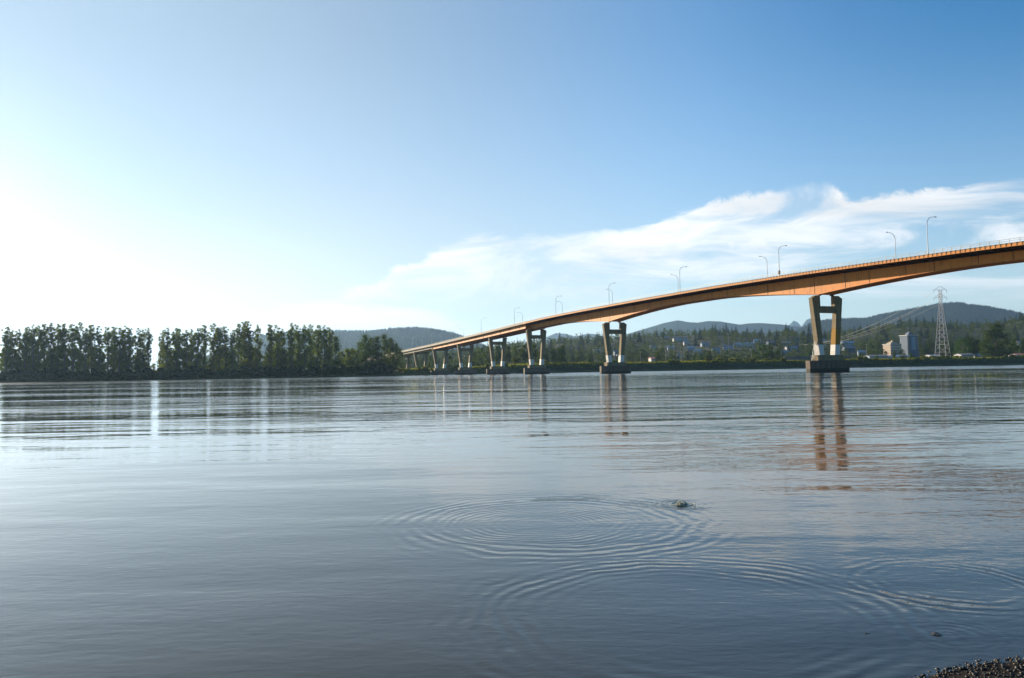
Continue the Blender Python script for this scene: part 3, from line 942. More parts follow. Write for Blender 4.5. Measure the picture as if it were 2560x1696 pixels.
lp = {"fir": low_poly("fir", 2.4, 130), "broadleaf": low_poly("broadleaf", 2.9, 150)}
for kind, nm, lab, cat in [("fir", "conifer_forest", "unbroken mass of dark conifers filling the wooded hillside", "conifers"), ("broadleaf", "broadleaf_forest", "unbroken mass of leafy trees filling the wooded hillside", "woods")]:
    P = [(X, Y, h) for k, X, Y, h in rest if k == kind]
    for _ in range(450 if kind == "fir" else 2900):
        Y = rng.uniform(905, 1780); u = rng.uniform(-0.42, 0.70); X = u * Y
        bad = 0.47 < u < 0.525 and Y < 985
        for hu, hy, hw, hpy in HP:
            if abs(u - hu) < hw - 0.002 and hy - 45 < Y < hy + 14: bad = True
        if bad: continue
        P.append((X, Y, rng.uniform(12, 22) if kind == "fir" else rng.uniform(8, 14)))
    P = np.array(P)
    n = len(P)
    Q = lp[kind]
    m = len(Q)
    ang = rng.uniform(0, 6.28, n)
    ca, sa = np.cos(ang)[:, None, None], np.sin(ang)[:, None, None]
    A = np.broadcast_to(Q.reshape(1, m * 4, 3), (n, m * 4, 3))
    hh = P[:, 2][:, None, None]
    x = (A[..., 0:1] * ca - A[..., 1:2] * sa) * hh
    y = (A[..., 0:1] * sa + A[..., 1:2] * ca) * hh
    z = A[..., 2:3] * hh
    W = np.concatenate([x, y, z], 2)
    W[..., 0] += P[:, 0][:, None]; W[..., 1] += P[:, 1][:, None]; W[..., 2] += ground(P[:, 0], P[:, 1])[:, None] - 0.3
    W = W.reshape(-1, 3)
    tag(link(nm, np_mesh(nm, W, np.arange(n * m * 4).reshape(-1, 4), [MAT["fir" if kind == "fir" else "broad"]])), lab, cat, kind="stuff")


# ------------------------------------------------------------------ buildings
def house(x, y, z, L, W, H, rz, wallm, roofm, name, label, cat, group=None, ridge_h=2.2, windows=3, storeys=1):
    root = empty(name, (x, y, z - 0.3), rz)
    tag(root, label, cat, group)
    mb = MB(); mb.box((0, 0, H / 2), (L, W, H))
    # gables
    for sx in (-1, 1):
        mb.add([(sx * L / 2, -W / 2, H), (sx * L / 2, W / 2, H), (sx * L / 2, 0, H + ridge_h)], [(0, 1, 2)])
    mb.build("wall", MAT[wallm], root)
    rf = MB()
    e, tk = 0.5, 0.22
    for sy in (-1, 1):
        y0, z0 = sy * (W / 2 + e), H - ridge_h * e / (W / 2)
        a = [(-L / 2 - e, y0, z0), (L / 2 + e, y0, z0), (L / 2 + e, 0, H + ridge_h), (-L / 2 - e, 0, H + ridge_h)]
        rf.hexa([(p[0], p[1], p[2] + 0.02) for p in a] + [(p[0], p[1], p[2] + 0.02 + tk) for p in a])
    rf.build("roof", MAT[roofm], root)
    for s in range(storeys):
        for k in range(windows):
            xx = -L / 2 + L * (k + 0.5) / windows
            zz = 1.7 + s * 2.8
            w = MB(); w.box((xx, -W / 2 - 0.03, zz), (min(1.8, L / windows * 0.5), 0.12, 1.3)); w.build("window", MAT["glass"], root)
    return root


for x, y, z, px, py, L, W, wm, rm, lab in HOUSES:
    two = "terrace" in lab
    house(x, y, z, L, W, 6.2 if two else 4.4, rnd.uniform(-0.25, 0.25), wm, rm, "hillside_house", lab, "house", "houses on the wooded hillside", 2.4, max(2, int(L / 4)), 2 if two else 1)


def block(px0, px1, pyt, pyb, Y, name, label, wallm, floors, bays, ph, panel=None):
    a, b = at(px0, pyt, Y), at(px1, pyt, Y)
    zb = gz((a[0] + b[0]) / 2, Y)
    L = b[0] - a[0]; H = a[2] - zb; W = 14.0
    root = empty(name, ((a[0] + b[0]) / 2, Y, zb), 0.18)
    tag(root, label, "apartment block")
    mb = MB(); mb.box((0, 0, H / 2), (L, W, H)); mb.build("wall", MAT[wallm], root)
    rf = MB(); rf.box((0, 0, H + 0.3), (L + 1.6, W + 1.2, 0.6)); rf.build("roof", MAT["lightroof"], root)
    pt = MB(); pt.box((0, 0, H + 0.6 + ph / 2), (L * 0.34, 6, ph)); pt.box((0.5, 0, H + 0.6 + ph + 0.7), (L * 0.14, 3, 1.4))
    if panel is None: pt.box((0, 0, H + 0.6 + ph * 0.3), (L * 0.6, 8, ph * 0.6))
    pt.build("penthouse", MAT[wallm], root)
    fh = H / floors
    for f in range(floors):
        for k in range(bays):
            xx = -L / 2 + L * (k + 0.5) / bays
            if panel and abs(xx) < L * 0.2 and f >= floors * 0.35: continue
            w = MB(); w.box((xx, -W / 2 - 0.02, f * fh + fh * 0.55), (L / bays * 0.62, 0.16, fh * 0.45)); w.build("window", MAT["glass"], root)
        bl = MB(); bl.box((-L * 0.32, -W / 2 - 0.65, f * fh + 0.15), (L * 0.3, 1.2, 0.25)); bl.box((-L * 0.32, -W / 2 - 1.2, f * fh + 0.7), (L * 0.3, 0.1, 0.9))
        bl.build("balcony", MAT["whitewall" if panel is None else wallm], root)
    if panel:
        pn = MB(); pn.box((0, -W / 2 - 0.05, H * 0.64), (L * 0.40, 0.3, H * 0.60)); pn.build("stair_glazing", MAT["bluewall"], root)
    return root


block(2215, 2245, 862, 886, 930, "apartment_block", "cream six-storey apartment block, the lower of two beside the lattice tower", "cream", 6, 5, 2.6)
block(2257, 2287, 840, 886, 950, "apartment_block", "tall blue-grey apartment tower with blue glazed centre, left of the lattice tower", "greywall", 11, 5, 3.0, True)


def shed(px0, px1, pyt, Y, H, name, label, wm, rm, rh=1.2):
    a, b = at(px0, pyt, Y), at(px1, pyt, Y)
    x = (a[0] + b[0]) / 2
    return house(x, Y, max(gz(x, Y), a[2] - H - rh), b[0] - a[0], 12, H, 0.05, wm, rm, name, label, "shed", None, rh, max(2, int((b[0] - a[0]) / 8)))


shed(2166, 2212, 888, 800, 3.6, "warehouse", "long pale blue riverside warehouse below the cream apartment block, left half", "bluewall", "roof")
shed(2206, 2270, 889, 812, 3.6, "warehouse", "long white warehouse with light roof below the tall apartment tower", "whitewall", "lightroof")
shed(2318, 2342, 887, 770, 2.8, "boat_shed", "low white shed half hidden by shrubs left of the lattice tower base", "whitewall", "lightroof")
shed(2393, 2425, 884, 755, 4.0, "riverside_hall", "sunlit cream hall behind the shrubs right of the lattice tower", "whitewall", "roof")
shed(2426, 2446, 883, 790, 4.0, "riverside_hall", "white hall with grey gable roof right of the sunlit cream hall", "whitewall", "lightroof", 2.4)
shed(2530, 2553, 885, 760, 3.0, "riverside_hut", "small white hut with reddish roof near the right edge", "whitewall", "redwall")
shed(1624, 1634, 893, 700, 2.6, "riverside_hut", "tiny hut with faded red roof right of the second nearest pier", "whitewall", "redwall")

# dark embankment wall left of the nearest pier
a, b = at(1960, 893, 790), at(2140, 889, 800)
mb = MB(); g0 = gz(a[0], 790)
mb.hexa([(a[0], 790, g0 - 1), (b[0], 800, g0 - 1), (b[0], 801.2, g0 - 1), (a[0], 791.2, g0 - 1), (a[0], 790, a[2]), (b[0], 800, a[2]), (b[0], 801.2, a[2]), (a[0], 791.2, a[2])])
mb.box(((a[0] + b[0]) / 2, 795.4, a[2] + 0.15), (b[0] - a[0], 1.6, 0.3), 1, 0.13)
tag(mb.build("embankment_wall", [MAT["wall"], MAT["greywall"]]), "long dark embankment wall with pale coping behind the nearest pier", "wall")


# ------------------------------------------------------------------ utility poles
def utility_pole(px, pyt, pyb, Y, label, mat="pole", arms=2, group="utility poles on the right bank"):
    p = at(px, pyt, Y)
    zb = gz(p[0], Y)
    h = max(6.0, p[2] - zb)
    root = empty("utility_pole", (p[0], Y, zb - 0.3), rnd.uniform(-0.2, 0.2))
    tag(root, label, "utility pole", group)
    m = MB(); m.tube([(0, 0, 0), (0, 0, h * 0.5), (0, 0, h + 0.3)], [0.24, 0.19, 0.14], 8); m.build("pole", MAT[mat], root)
    for k in range(arms):
        c = MB(); c.box((0, -0.16, h - 0.5 - k * 1.5), (3.0 - 0.4 * k, 0.16, 0.2)); ca = c.build("crossarm", MAT[mat], root)
        for q in (-1, 0, 1):
            i = MB(); i.tube([(q * 1.2, -0.16, h - 0.4 - k * 1.5), (q * 1.2, -0.16, h - 0.05 - k * 1.5)], [0.09, 0.05], 6); i.build("insulator", MAT["white"], ca)


for px, t, b, Y, lab, mt, ar in [(1684, 858, 886, 760, "wooden utility pole with crossarms, left one of the wired pair", "pole", 2), (1702, 863, 902, 690, "tall pale concrete utility pole with three crossarms, right one of the wired pair", "cream", 3),
                                 (1664, 874, 898, 740, "thin utility pole left of the wired pair", "pole", 1), (1820, 833, 870, 930, "tallest wooden utility pole, halfway up the slope between the two nearest piers", "pole", 2),
                                 (1801, 867, 893, 740, "short wooden pole right of the brown round tree", "pole", 1), (1878, 873, 900, 695, "wooden pole in front of the big round riverside tree", "pole", 1),
                                 (1601, 878, 897, 720, "short utility pole just right of the second nearest pier", "pole", 1), (2166, 860, 888, 790, "grey pole left of the cream apartment block", "pole", 1),
                                 (2418, 868, 890, 770, "thin pole between the lattice tower and the huge poplar", "pole", 1)]:
    utility_pole(px, t, b, Y, lab, mt, ar)

# ------------------------------------------------------------------ lattice tower
TY = 745.0
tb = at(2357, 900, TY); TX = tb[0]; TZ = gz(TX, TY)
TH = at(2357, 716, TY)[2] - TZ
tower = empty("lattice_tower", (TX, TY, TZ), R(38))
tag(tower, "tall steel lattice transmission tower with two crossarms among the bank shrubs", "pylon")


def thalf(z):
    f = z / TH
    return 5.3 + (1.15 - 5.3) * min(1, f / 0.78) ** 0.95 if f < 0.78 else 1.15


lev = [0, 0.10, 0.205, 0.305, 0.40, 0.485, 0.56, 0.63, 0.69, 0.74, 0.78, 0.82, 0.86, 0.90, 0.94]
for sx, sy in ((-1, -1), (1, -1), (1, 1), (-1, 1)):
    mb = MB(); mb.tube([(sx * thalf(f * TH), sy * thalf(f * TH), f * TH - (0.4 if f == 0 else 0)) for f in lev], [0.34 - 0.2 * f for f in lev], 4)
    mb.build("leg", MAT["tower"], tower)
cs = [(-1, -1), (1, -1), (1, 1), (-1, 1)]
for q in range(4):
    mb = MB()
    c0, c1 = cs[q], cs[(q + 1) % 4]
    for i in range(len(lev) - 1):
        z0, z1 = lev[i] * TH, lev[i + 1] * TH
        h0, h1 = thalf(z0), thalf(z1)
        rr = 0.15 - 0.05 * lev[i]
        mb.tube([(c0[0] * h1, c0[1] * h1, z1), (c1[0] * h1, c1[1] * h1, z1)], rr, 4)
        a_, b_ = (c0, c1) if i % 2 == 0 else (c1, c0)
        if i < 8:
            mb.tube([(c0[0] * h1, c0[1] * h1, z1), (c1[0] * h0, c1[1] * h0, z0)], rr, 4)
            hm = (h0 + h1) / 2; zm = (z0 + z1) / 2
            mb.tube([(c0[0] * hm, c0[1] * hm, zm), ((c0[0] + c1[0]) / 2 * hm, (c0[1] + c1[1]) / 2 * hm, zm)], rr * 0.7, 4)
        else:
            mb.tube([(a_[0] * h0, a_[1] * h0, z0), (b_[0] * h1, b_[1] * h1, z1)], rr, 4)
    mb.build("bracing", MAT["tower"], tower)
ca, sa = math.cos(R(-38)), math.sin(R(-38))


def trot(x, y):      # world x/y offset -> tower local
    return x * ca - y * sa, x * sa + y * ca


ARMS = []
for f in (0.965, 0.86):
    z = f * TH - 1.0
    mb = MB()
    for s in (-1, 1):
        for d in (-0.8, 0.8):
            tip = trot(s * 6.2, 0); rootp = trot(s * 0.6, d)
            mb.tube([(*rootp, z), (*tip, z)], [0.13, 0.10], 4)
            tp = trot(s * 0.8, d * 0.3)
            mb.tube([(*tp, z + 3.0), (*tip, z)], [0.11, 0.09], 4)
        for k in (0.35, 0.65):
            m1 = trot(s * (0.6 + 5.6 * k), 0)
            mb.tube([(*m1, z), (*m1, z + 3.0 * (1 - k))], 0.07, 4)
    pa, pb = trot(-1.6, 0), trot(1.6, 0)
    mb.tube([(*pa, z + 3.0), (*pb, z + 3.0)], 0.11, 4)
    arm = mb.build("crossarm", MAT["tower"], tower)
    for s in (-1, 1):
        ins = MB(); t_ = trot(s * 6.1, 0)
        ins.tube([(*t_, z), (*t_, z - 2.6)], [0.10, 0.14], 6); ins.build("insulator", MAT["dark"], arm)
        ARMS.append((TX + s * 6.1, TY, TZ + z - 2.6))
    for s in (-1, 1):
        ARMS.append((TX + s * 3.4, TY, TZ + z - 0.3))

# six conductors hanging from the tower to a frame on the far slope
ends = [(2010, 864), (2016, 866), (2006, 874), (2012, 876), (2004, 880), (2010, 882)]
fx, fy, fz = hit(1992, 884, 900)
FY = 1180.0
names = ["topmost", "second", "third", "fourth", "fifth", "lowest"]
src = [ARMS[0], ARMS[2], ARMS[1], ARMS[4], ARMS[6], ARMS[5]]
for k, (a, (ex, ey)) in enumerate(zip(src, ends)):
    e = at(ex, ey, FY)
    e = (e[0], FY, max(e[2], gz(e[0], FY) + 7))
    pts = []
    for i in range(41):
        f = i / 40
        sag = (9.0 + 2.2 * (k > 1)) * 4 * f * (1 - f)
        pts.append((a[0] + (e[0] - a[0]) * f, a[1] + (e[1] - a[1]) * f, a[2] + (e[2] - a[2]) * f - sag))
    mb = MB(); mb.tube(pts, 0.05, 5)
    tag(mb.build("power_line", MAT["cable"]), "%s of the six pale power lines descending left from the lattice tower" % names[k], "power line", "power lines left of the lattice tower")
fr = empty("line_frame", (at(2008, 880, FY)[0], FY + 0.5, gz(at(2008, 880, FY)[0], FY)))
tag(fr, "small steel landing frame on the slope where the power lines end", "frame")
H0 = at(2008, 866, FY)[2] - fr.location.z
H0 = max(H0, 8.5)
for s in (-1, 1):
    mb = MB(); mb.tube([(s * 4.6, 0, -0.5), (s * 4.2, 0, H0)], [0.28, 0.2], 6); mb.build("post", MAT["tower"], fr)
for z in (H0, H0 - 6.5):
    mb = MB(); mb.tube([(-4.6, 0, z), (4.6, 0, z)], 0.16, 6); mb.build("beam", MAT["tower"], fr)

# ------------------------------------------------------------------ the bridge
P0 = np.array([95.9, 178.4]); DV = np.array([-0.3896, 0.9210]); PV = np.array([0.9210, 0.3896])
TS = [-200, -100, -22, 2, 40, 80, 125, 175, 207, 231, 285, 337, 390, 462, 540, 640, 720]
TZS = [17.5, 22.9, 26.35, 26.85, 27.60, 27.95, 27.80, 27.35, 26.80, 25.95, 23.95, 22.15, 20.5, 18.6, 16.6, 14.0, 12.0]
_fs = np.linspace(-200, 720, 921)
_fz = np.interp(_fs, TS, TZS)
_k = np.hanning(41); _k /= _k.sum()
_fz = np.convolve(np.pad(_fz, 20, mode="reflect", reflect_type="odd"), _k, mode="valid")


def top(s):
    return float(np.interp(s, _fs, _fz))


def B(s, t, z):
    q = P0 + s * DV + t * PV
    return (q[0], q[1], z)


ORG = (P0[0], P0[1], 0.0)
bridge = empty("bridge", ORG)
tag(bridge, "long orange steel girder bridge on V-shaped concrete piers crossing the river", "bridge")
SOF = 0.78


def sweep(s0, s1, sect, step=3.0, mi=0, mb=None):
    """sect(s) -> list of (t, z) outline"""
    mb = mb or MB()
    n = max(2, int((s1 - s0) / step) + 1)
    mb.loft([[B(s, t, z) for t, z in sect(s)] for s in np.linspace(s0, s1, n)], mi)
    return mb


S0, SC, SF, S1 = -160.0, 230.7, 389.6, 640.0
W = 13.5
# deck slab with asphalt
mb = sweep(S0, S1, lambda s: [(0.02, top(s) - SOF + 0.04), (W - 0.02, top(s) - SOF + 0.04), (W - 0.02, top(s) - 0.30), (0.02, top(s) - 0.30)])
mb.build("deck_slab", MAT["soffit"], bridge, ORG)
mb = sweep(S0, S1, lambda s: [(0.5, top(s) - 0.296), (W - 0.5, top(s) - 0.296), (W - 0.5, top(s) - 0.24), (0.5, top(s) - 0.24)])
mb.build("roadway", MAT["asphalt"], bridge, ORG)
# edge beams
for t0, t1 in ((-0.28, 0.0), (W, W + 0.28)):
    sweep(S0, SC, lambda s: [(t0, top(s) - SOF), (t1, top(s) - SOF), (t1, top(s) - 0.12), (t0, top(s) - 0.12)]).build("edge_beam", MAT["orange"], bridge, ORG)
    sweep(S0, SC, lambda s: [(t0 - 0.05, top(s) - 0.115), (t1 + 0.05, top(s) - 0.115), (t1 + 0.05, top(s)), (t0 - 0.05, top(s))]).build("kerb_cap", MAT["tan"], bridge, ORG)
    sweep(SC, S1, lambda s: [(t0, top(s) - SOF), (t1, top(s) - SOF), (t1, top(s) + 0.25), (t0, top(s) + 0.25)]).build("concrete_parapet", MAT["tan"], bridge, ORG)
# railings
for t, near in ((-0.12, True), (W + 0.12, False)):
    mb = MB()
    for hz in (0.42, 0.82):
        n = int((S1 - S0) / 4)
        pts = [B(s, t, top(s) + hz) for s in np.linspace(S0, S1, n)]
        mb.tube(pts, 0.045, 5)
    s = S0
    while s < S1:
        c = B(s, t, 0); z = top(s)
        mb.box((c[0], c[1], z + 0.43), (0.09, 0.09, 0.9), 0, math.atan2(DV[1], DV[0]))
        s += 2.2
    if near:
        s = -30.0
        while s < SC - 1:
            z = top(s)
            c = B(s, -0.36, 0)
            mb.box((c[0], c[1], z - 0.10), (0.42, 0.10, 0.14), 1, math.atan2(DV[1], DV[0]))
            c = B(s, -0.31, 0)
            mb.box((c[0], c[1], z - 0.42), (0.10, 0.05, 0.55), 1, math.atan2(DV[1], DV[0]))
            s += 1.15
    mb.build("railing", [MAT["rail"], MAT["notch"]], bridge, ORG)

# haunched box girder of the river spans
PIER_S = [-77.0, 38.2, 153.2]


def below(s):
    d = min(abs(s - p) for p in PIER_S)
    return 2.45 + 2.95 * max(0, 1 - d / 50) ** 1.6


T0, T1 = 4.1, 9.4
ss = sorted(set(list(np.arange(S0, SC - 0.6, 2.5)) + PIER_S + [SC - 0.6]))
mb = MB()
mb.loft([[B(s, T0, top(s) - SOF - below(s)), B(s, T1, top(s) - SOF - below(s)), B(s, T1, top(s) - SOF - 0.5), B(s, T0, top(s) - SOF - 0.5)] for s in ss])
# bottom flange lips, longitudinal stiffener lines and splice joints
for t in (T0, T1):
    for i in range(len(ss) - 1):
        a, b = ss[i], ss[i + 1]
        za, zb = top(a) - SOF - below(a), top(b) - SOF - below(b)
        mb.hexa([B(a, t - 0.18, za - 0.06), B(b, t - 0.18, zb - 0.06), B(b, t + 0.18, zb - 0.06), B(a, t + 0.18, za - 0.06),
                 B(a, t - 0.18, za + 0.05), B(b, t - 0.18, zb + 0.05), B(b, t + 0.18, zb + 0.05), B(a, t + 0.18, za + 0.05)])
s = -28.0
j = 0
while s < SC - 2:
    zb, zt = top(s) - SOF - below(s), top(s) - SOF - 0.45
    w = 0.10 if j % 3 else 0.16
    for t in (T0 - 0.025, T1 + 0.025):
        mb.hexa([B(s, t - 0.02, zb + 0.06), B(s + w, t - 0.02, zb + 0.06), B(s + w, t + 0.02, zb + 0.06), B(s, t + 0.02, zb + 0.06),
                 B(s, t - 0.02, zt - 0.1), B(s + w, t - 0.02, zt - 0.1), B(s + w, t + 0.02, zt - 0.1), B(s, t + 0.02, zt - 0.1)], 1)
    s += 7.8 if j % 2 else 11.0
    j += 1
mb.build("box_girder", [MAT["orange"], MAT["seam"]], bridge, ORG)
sweep(S0, SC - 0.6, lambda s: [(T0 + 0.3, top(s) - SOF - 0.52), (T1 - 0.3, top(s) - SOF - 0.52), (T1 - 0.3, top(s) - SOF + 0.02), (T0 + 0.3, top(s) - SOF + 0.02)]).build("recess_shade_infill", MAT["soffit"], bridge, ORG)  # dark infill block, its colour painting the shadowed recess above the girder
# cantilever floor beams under the overhangs
s = -27.0
while s < SC - 2:
    z = top(s) - SOF
    for ta, tb_ in ((0.15, T0 + 0.1),):
        mb = MB()
        mb.hexa([B(s, ta, z - 0.16), B(s + 0.12, ta, z - 0.16), B(s + 0.12, tb_, z - 0.47), B(s, tb_, z - 0.47),
                 B(s, ta, z + 0.02), B(s + 0.12, ta, z + 0.02), B(s + 0.12, tb_, z + 0.02), B(s, tb_, z + 0.02)])
        mb.hexa([B(s - 0.04, ta, z - 0.20), B(s + 0.16, ta, z - 0.20), B(s + 0.16, tb_, z - 0.50), B(s - 0.04, tb_, z - 0.50),
                 B(s - 0.04, ta, z - 0.165), B(s + 0.16, ta, z - 0.165), B(s + 0.16, tb_, z - 0.475), B(s - 0.04, tb_, z - 0.475)])
        mb.build("floor_beam", MAT["seam"], bridge, ORG)
    s += 4.0
# approach plate girders
for t0 in (1.2, 4.6, 8.4, 11.9):
    mb = sweep(SC + 0.6, SF - 0.5, lambda s: [(t0, top(s) - SOF - 2.05), (t0 + 0.4, top(s) - SOF - 2.05), (t0 + 0.4, top(s) - SOF + 0.03), (t0, top(s) - SOF + 0.03)], 6)
    sweep(SC + 0.6, SF - 0.5, lambda s: [(t0 - 0.2, top(s) - SOF - 2.16), (t0 + 0.6, top(s) - SOF - 2.16), (t0 + 0.6, top(s) - SOF - 2.055), (t0 - 0.2, top(s) - SOF - 2.055)], 6, 0, mb)
    if t0 < 2:
        for s in list(np.arange(SC + 8, SF, 13.0)):
            z = top(s) - SOF
            mb.hexa([B(s, t0 - 0.1, z - 2.04), B(s + 0.3, t0 - 0.1, z - 2.04), B(s + 0.3, t0 - 0.01, z - 2.04), B(s, t0 - 0.01, z - 2.04),
                     B(s, t0 - 0.1, z - 0.02), B(s + 0.3, t0 - 0.1, z - 0.02), B(s + 0.3, t0 - 0.01, z - 0.02), B(s, t0 - 0.01, z - 0.02)], 1)
    mb.build("plate_girder", [MAT["orange"], MAT["seam"]], bridge, ORG)
sweep(SF + 0.2, S1, lambda s: [(1.0, top(s) - SOF - 1.5), (W - 1.0, top(s) - SOF - 1.5), (W - 1.0, top(s) - SOF + 0.03), (1.0, top(s) - SOF + 0.03)], 6).build("concrete_span", MAT["tan"], bridge, ORG)


# piers
def prism(mb, s, poly_bot, poly_top, thick_b, thick_t, mi=0):
    """poly: (t0, t1, z) bottoms and tops of a leg piece"""
    (a0, a1, za), (b0, b1, zb) = poly_bot, poly_top
    mb.hexa([B(s - thick_b / 2, a0, za), B(s - thick_b / 2, a1, za), B(s + thick_b / 2, a1, za), B(s + thick_b / 2, a0, za),
             B(s - thick_t / 2, b0, zb), B(s - thick_t / 2, b1, zb), B(s + thick_t / 2, b1, zb), B(s + thick_t / 2, b0, zb)], mi)


def footing_ring(s, half_t, half_s, ch, z):
    tc = W / 2
    return [B(s - half_s, tc - half_t + ch, z), B(s - half_s, tc + half_t - ch, z), B(s - half_s * 0.35, tc + half_t, z), B(s + half_s * 0.35, tc + half_t, z),
            B(s + half_s, tc + half_t - ch, z), B(s + half_s, tc - half_t + ch, z), B(s + half_s * 0.35, tc - half_t, z), B(s - half_s * 0.35, tc - half_t, z)]


def pier(s, z_under, style, label, wet=True, zbase=0.0):
    """z_under: underside of the girder here"""
    tc = W / 2
    root = empty("pier", B(s, tc, 0)); root.parent = bridge
    root.location = tuple(np.array(B(s, tc, 0)) - np.array(ORG))
    root["label"] = label
    o = tuple(B(s, tc, 0))
    zp = zbase + (4.6 if wet else 1.0)
    zt = z_under - (0.95 if style == "river" else 0.25)
    if style == "cap": zt = z_under - 1.5
    ob, ot = 3.6, 5.5
    sl = (ot - ob) / (zt - zp)
    zband = zp + (2.85 if wet else 1.6)
    zx1 = zt - 2.3; zx0 = zx1 - 1.85          # crossbeam
    if zx0 < zband + 1: zx0, zx1 = zt - 1.4, zt - 0.4

    def outer(z): return ob + sl * (z - zp)

    def inner(z): return outer(z) - (1.67 + 0.45 * (z - zp) / (zt - zp))
    for sg in (-1, 1):
        def rng_t(z, extra=0.0, topw=False):
            o_, i_ = outer(z) + extra, (inner(z) if not topw else min(inner(zx0), 2.6)) - extra
            return (tc + sg * o_, tc + sg * i_, z) if sg > 0 else (tc - o_, tc - i_, z)
        mb = MB()
        prism(mb, s, rng_t(zband), rng_t(zx0), 1.66, 1.4)
        if style == "river":
            prism(mb, s, rng_t(zx0, 0.0, False), (rng_t(zx1 + 0.2, 0, True)), 1.4, 1.34)
            prism(mb, s, rng_t(zx1 + 0.2, 0, True), (rng_t(zt, 0, True)), 1.34, 1.25)
            # sloping shoulder up to the bearing
            o_ = rng_t(zt, 0, True)
            hi = outer(zt) - 1.3
            a, b = (tc + sg * hi, tc + sg * 2.6)
            prism(mb, s, (tc + sg * (outer(zt) - 0.35), tc + sg * 2.6, zt), (a, b, zt + 0.62), 1.25, 1.2)
        else:
            prism(mb, s, rng_t(zx0), rng_t(zt), 1.4, 1.3)
        mb.build("leg", MAT["concrete"], root, o)
        bd = MB()
        prism(bd, s, rng_t(zp - 0.02, 0.04), rng_t(zband, 0.04), 1.76, 1.74)
        bd.build("white_band" if wet else "leg_foot", MAT["white"], root, o)
        if wet:
            dots = MB()
            for r_ in range(2):
                for q in range(5):
                    zz = zp + 0.45 + 0.4 * r_
                    c = B(s - 0.6 + q * 0.3, tc + sg * (outer(zz) + 0.045) if sg < 0 else tc + inner(zz) - 0.045, zz)
                    dots.box(c, (0.07, 0.07, 0.07))
            dots.build("marker_bolts", MAT["dark"], root, o)
        if style == "river":
            be = MB(); tt = T0 + 0.35 if sg < 0 else T1 - 0.35
            c = B(s, tt, 0)
            be.box((c[0], c[1], (zt + 0.6 + z_under - 0.06) / 2), (0.8, 0.8, z_under - 0.06 - zt - 0.6), 0, math.atan2(PV[1], PV[0]))
            be.build("bearing", MAT["dark"], root, o)
    if style != "cap":
        cb = MB()
        prism(cb, s, (tc - inner(zx0) - 0.15, tc + inner(zx0) + 0.15, zx0), (tc - inner(zx1) - 0.1, tc + inner(zx1) + 0.1, zx1), 1.1, 1.1)
        cb.build("crossbeam", MAT["concrete"], root, o)
    else:
        cb = MB(); prism(cb, s, (tc - 5.6, tc + 5.6, zt - 0.05), (tc - 6.2, tc + 6.2, z_under - 0.02), 1.7, 1.7); cb.build("cap_beam", MAT["concrete"], root, o)
    if wet:
        pl = MB(); prism(pl, s, (tc - 4.5, tc + 4.5, 3.1), (tc - 4.5, tc + 4.5, zp), 2.4, 2.4); pl.build("plinth", MAT["concrete"], root, o)
        ft = MB(); ft.loft([footing_ring(s, 7.0, 2.0, 1.1, -2.5), footing_ring(s, 7.0, 2.0, 1.1, 3.1)]); ft.build("footing", MAT["foot"], root, o)
    else:
        ft = MB(); prism(ft, s, (tc - 5, tc + 5, zbase - 1.5), (tc - 5, tc + 5, zp), 2.4, 2.4); ft.build("footing", MAT["concrete"], root, o)
    return root, o, zp


pn = ["nearest", "second nearest", "third nearest", "fourth nearest", "fifth nearest", "sixth nearest"]
pier(PIER_S[0], top(PIER_S[0]) - SOF - below(PIER_S[0]), "river", "pier beyond the right edge")
ra, oa, zpa = pier(38.2, top(38.2) - SOF - below(38.2), "river", "largest V-shaped pier, right of the picture's middle")
# access ladder on the nearest pier
mb = MB()
for q in (-0.3, 0.3):
    mb.tube([B(38.2 + q, W / 2 - 5.4, 3.1), B(38.2 + q, W / 2 - 4.1, 8.4)], 0.06, 5)
for k in range(14):
    f = k / 13
    mb.tube([B(37.9, W / 2 - 5.4 + 1.3 * f, 3.1 + 5.3 * f), B(38.5, W / 2 - 5.4 + 1.3 * f, 3.1 + 5.3 * f)], 0.04, 4)
for q in (-0.5, 0.5):
    mb.tube([B(38.2 + q, W / 2 - 5.6, 3.1), B(38.2 + q, W / 2 - 5.6, 4.4)], 0.05, 4)
mb.tube([B(37.7, W / 2 - 5.6, 4.4), B(38.7, W / 2 - 5.6, 4.4)], 0.05, 4)
mb.build("ladder", MAT["rail"], ra, oa)
rb_, ob_, zpb = pier(153.2, top(153.2) - SOF - below(153.2), "river", "second largest V-shaped pier")
mb = MB(); c = B(153.2, W / 2 + 1.2, 0); mb.box((c[0], c[1], zpb + 2.9), (0.9, 0.8, 0.7)); mb.tube([(c[0], c[1], zpb + 2.5), (c[0] + 1.0, c[1] + 0.3, zpb + 2.5)], 0.08, 5)
mb.build("marker_light", MAT["white"], rb_, ob_)
pier(SC, top(SC) - SOF - 2.3, "river", "V-shaped pier where the deep girder ends")
pier(283.0, top(283.0) - SOF - 2.16, "plain", None or "slim V-shaped pier")
pier(337.7, top(337.7) - SOF - 2.16, "plain", "slim V-shaped pier")
pier(SF, top(SF) - SOF - 1.6, "cap", "pier with heavy cap beam at the bank")
for s in (437.0, 487.0, 540.0, 592.0):
    q = B(s, W / 2, 0)
    pier(s, top(s) - SOF - 1.55, "cap", "short land pier with cap beam", False, max(0.5, gz(q[0], q[1])))
# earth abutment at the far end
q0 = B(640, W / 2, 0)


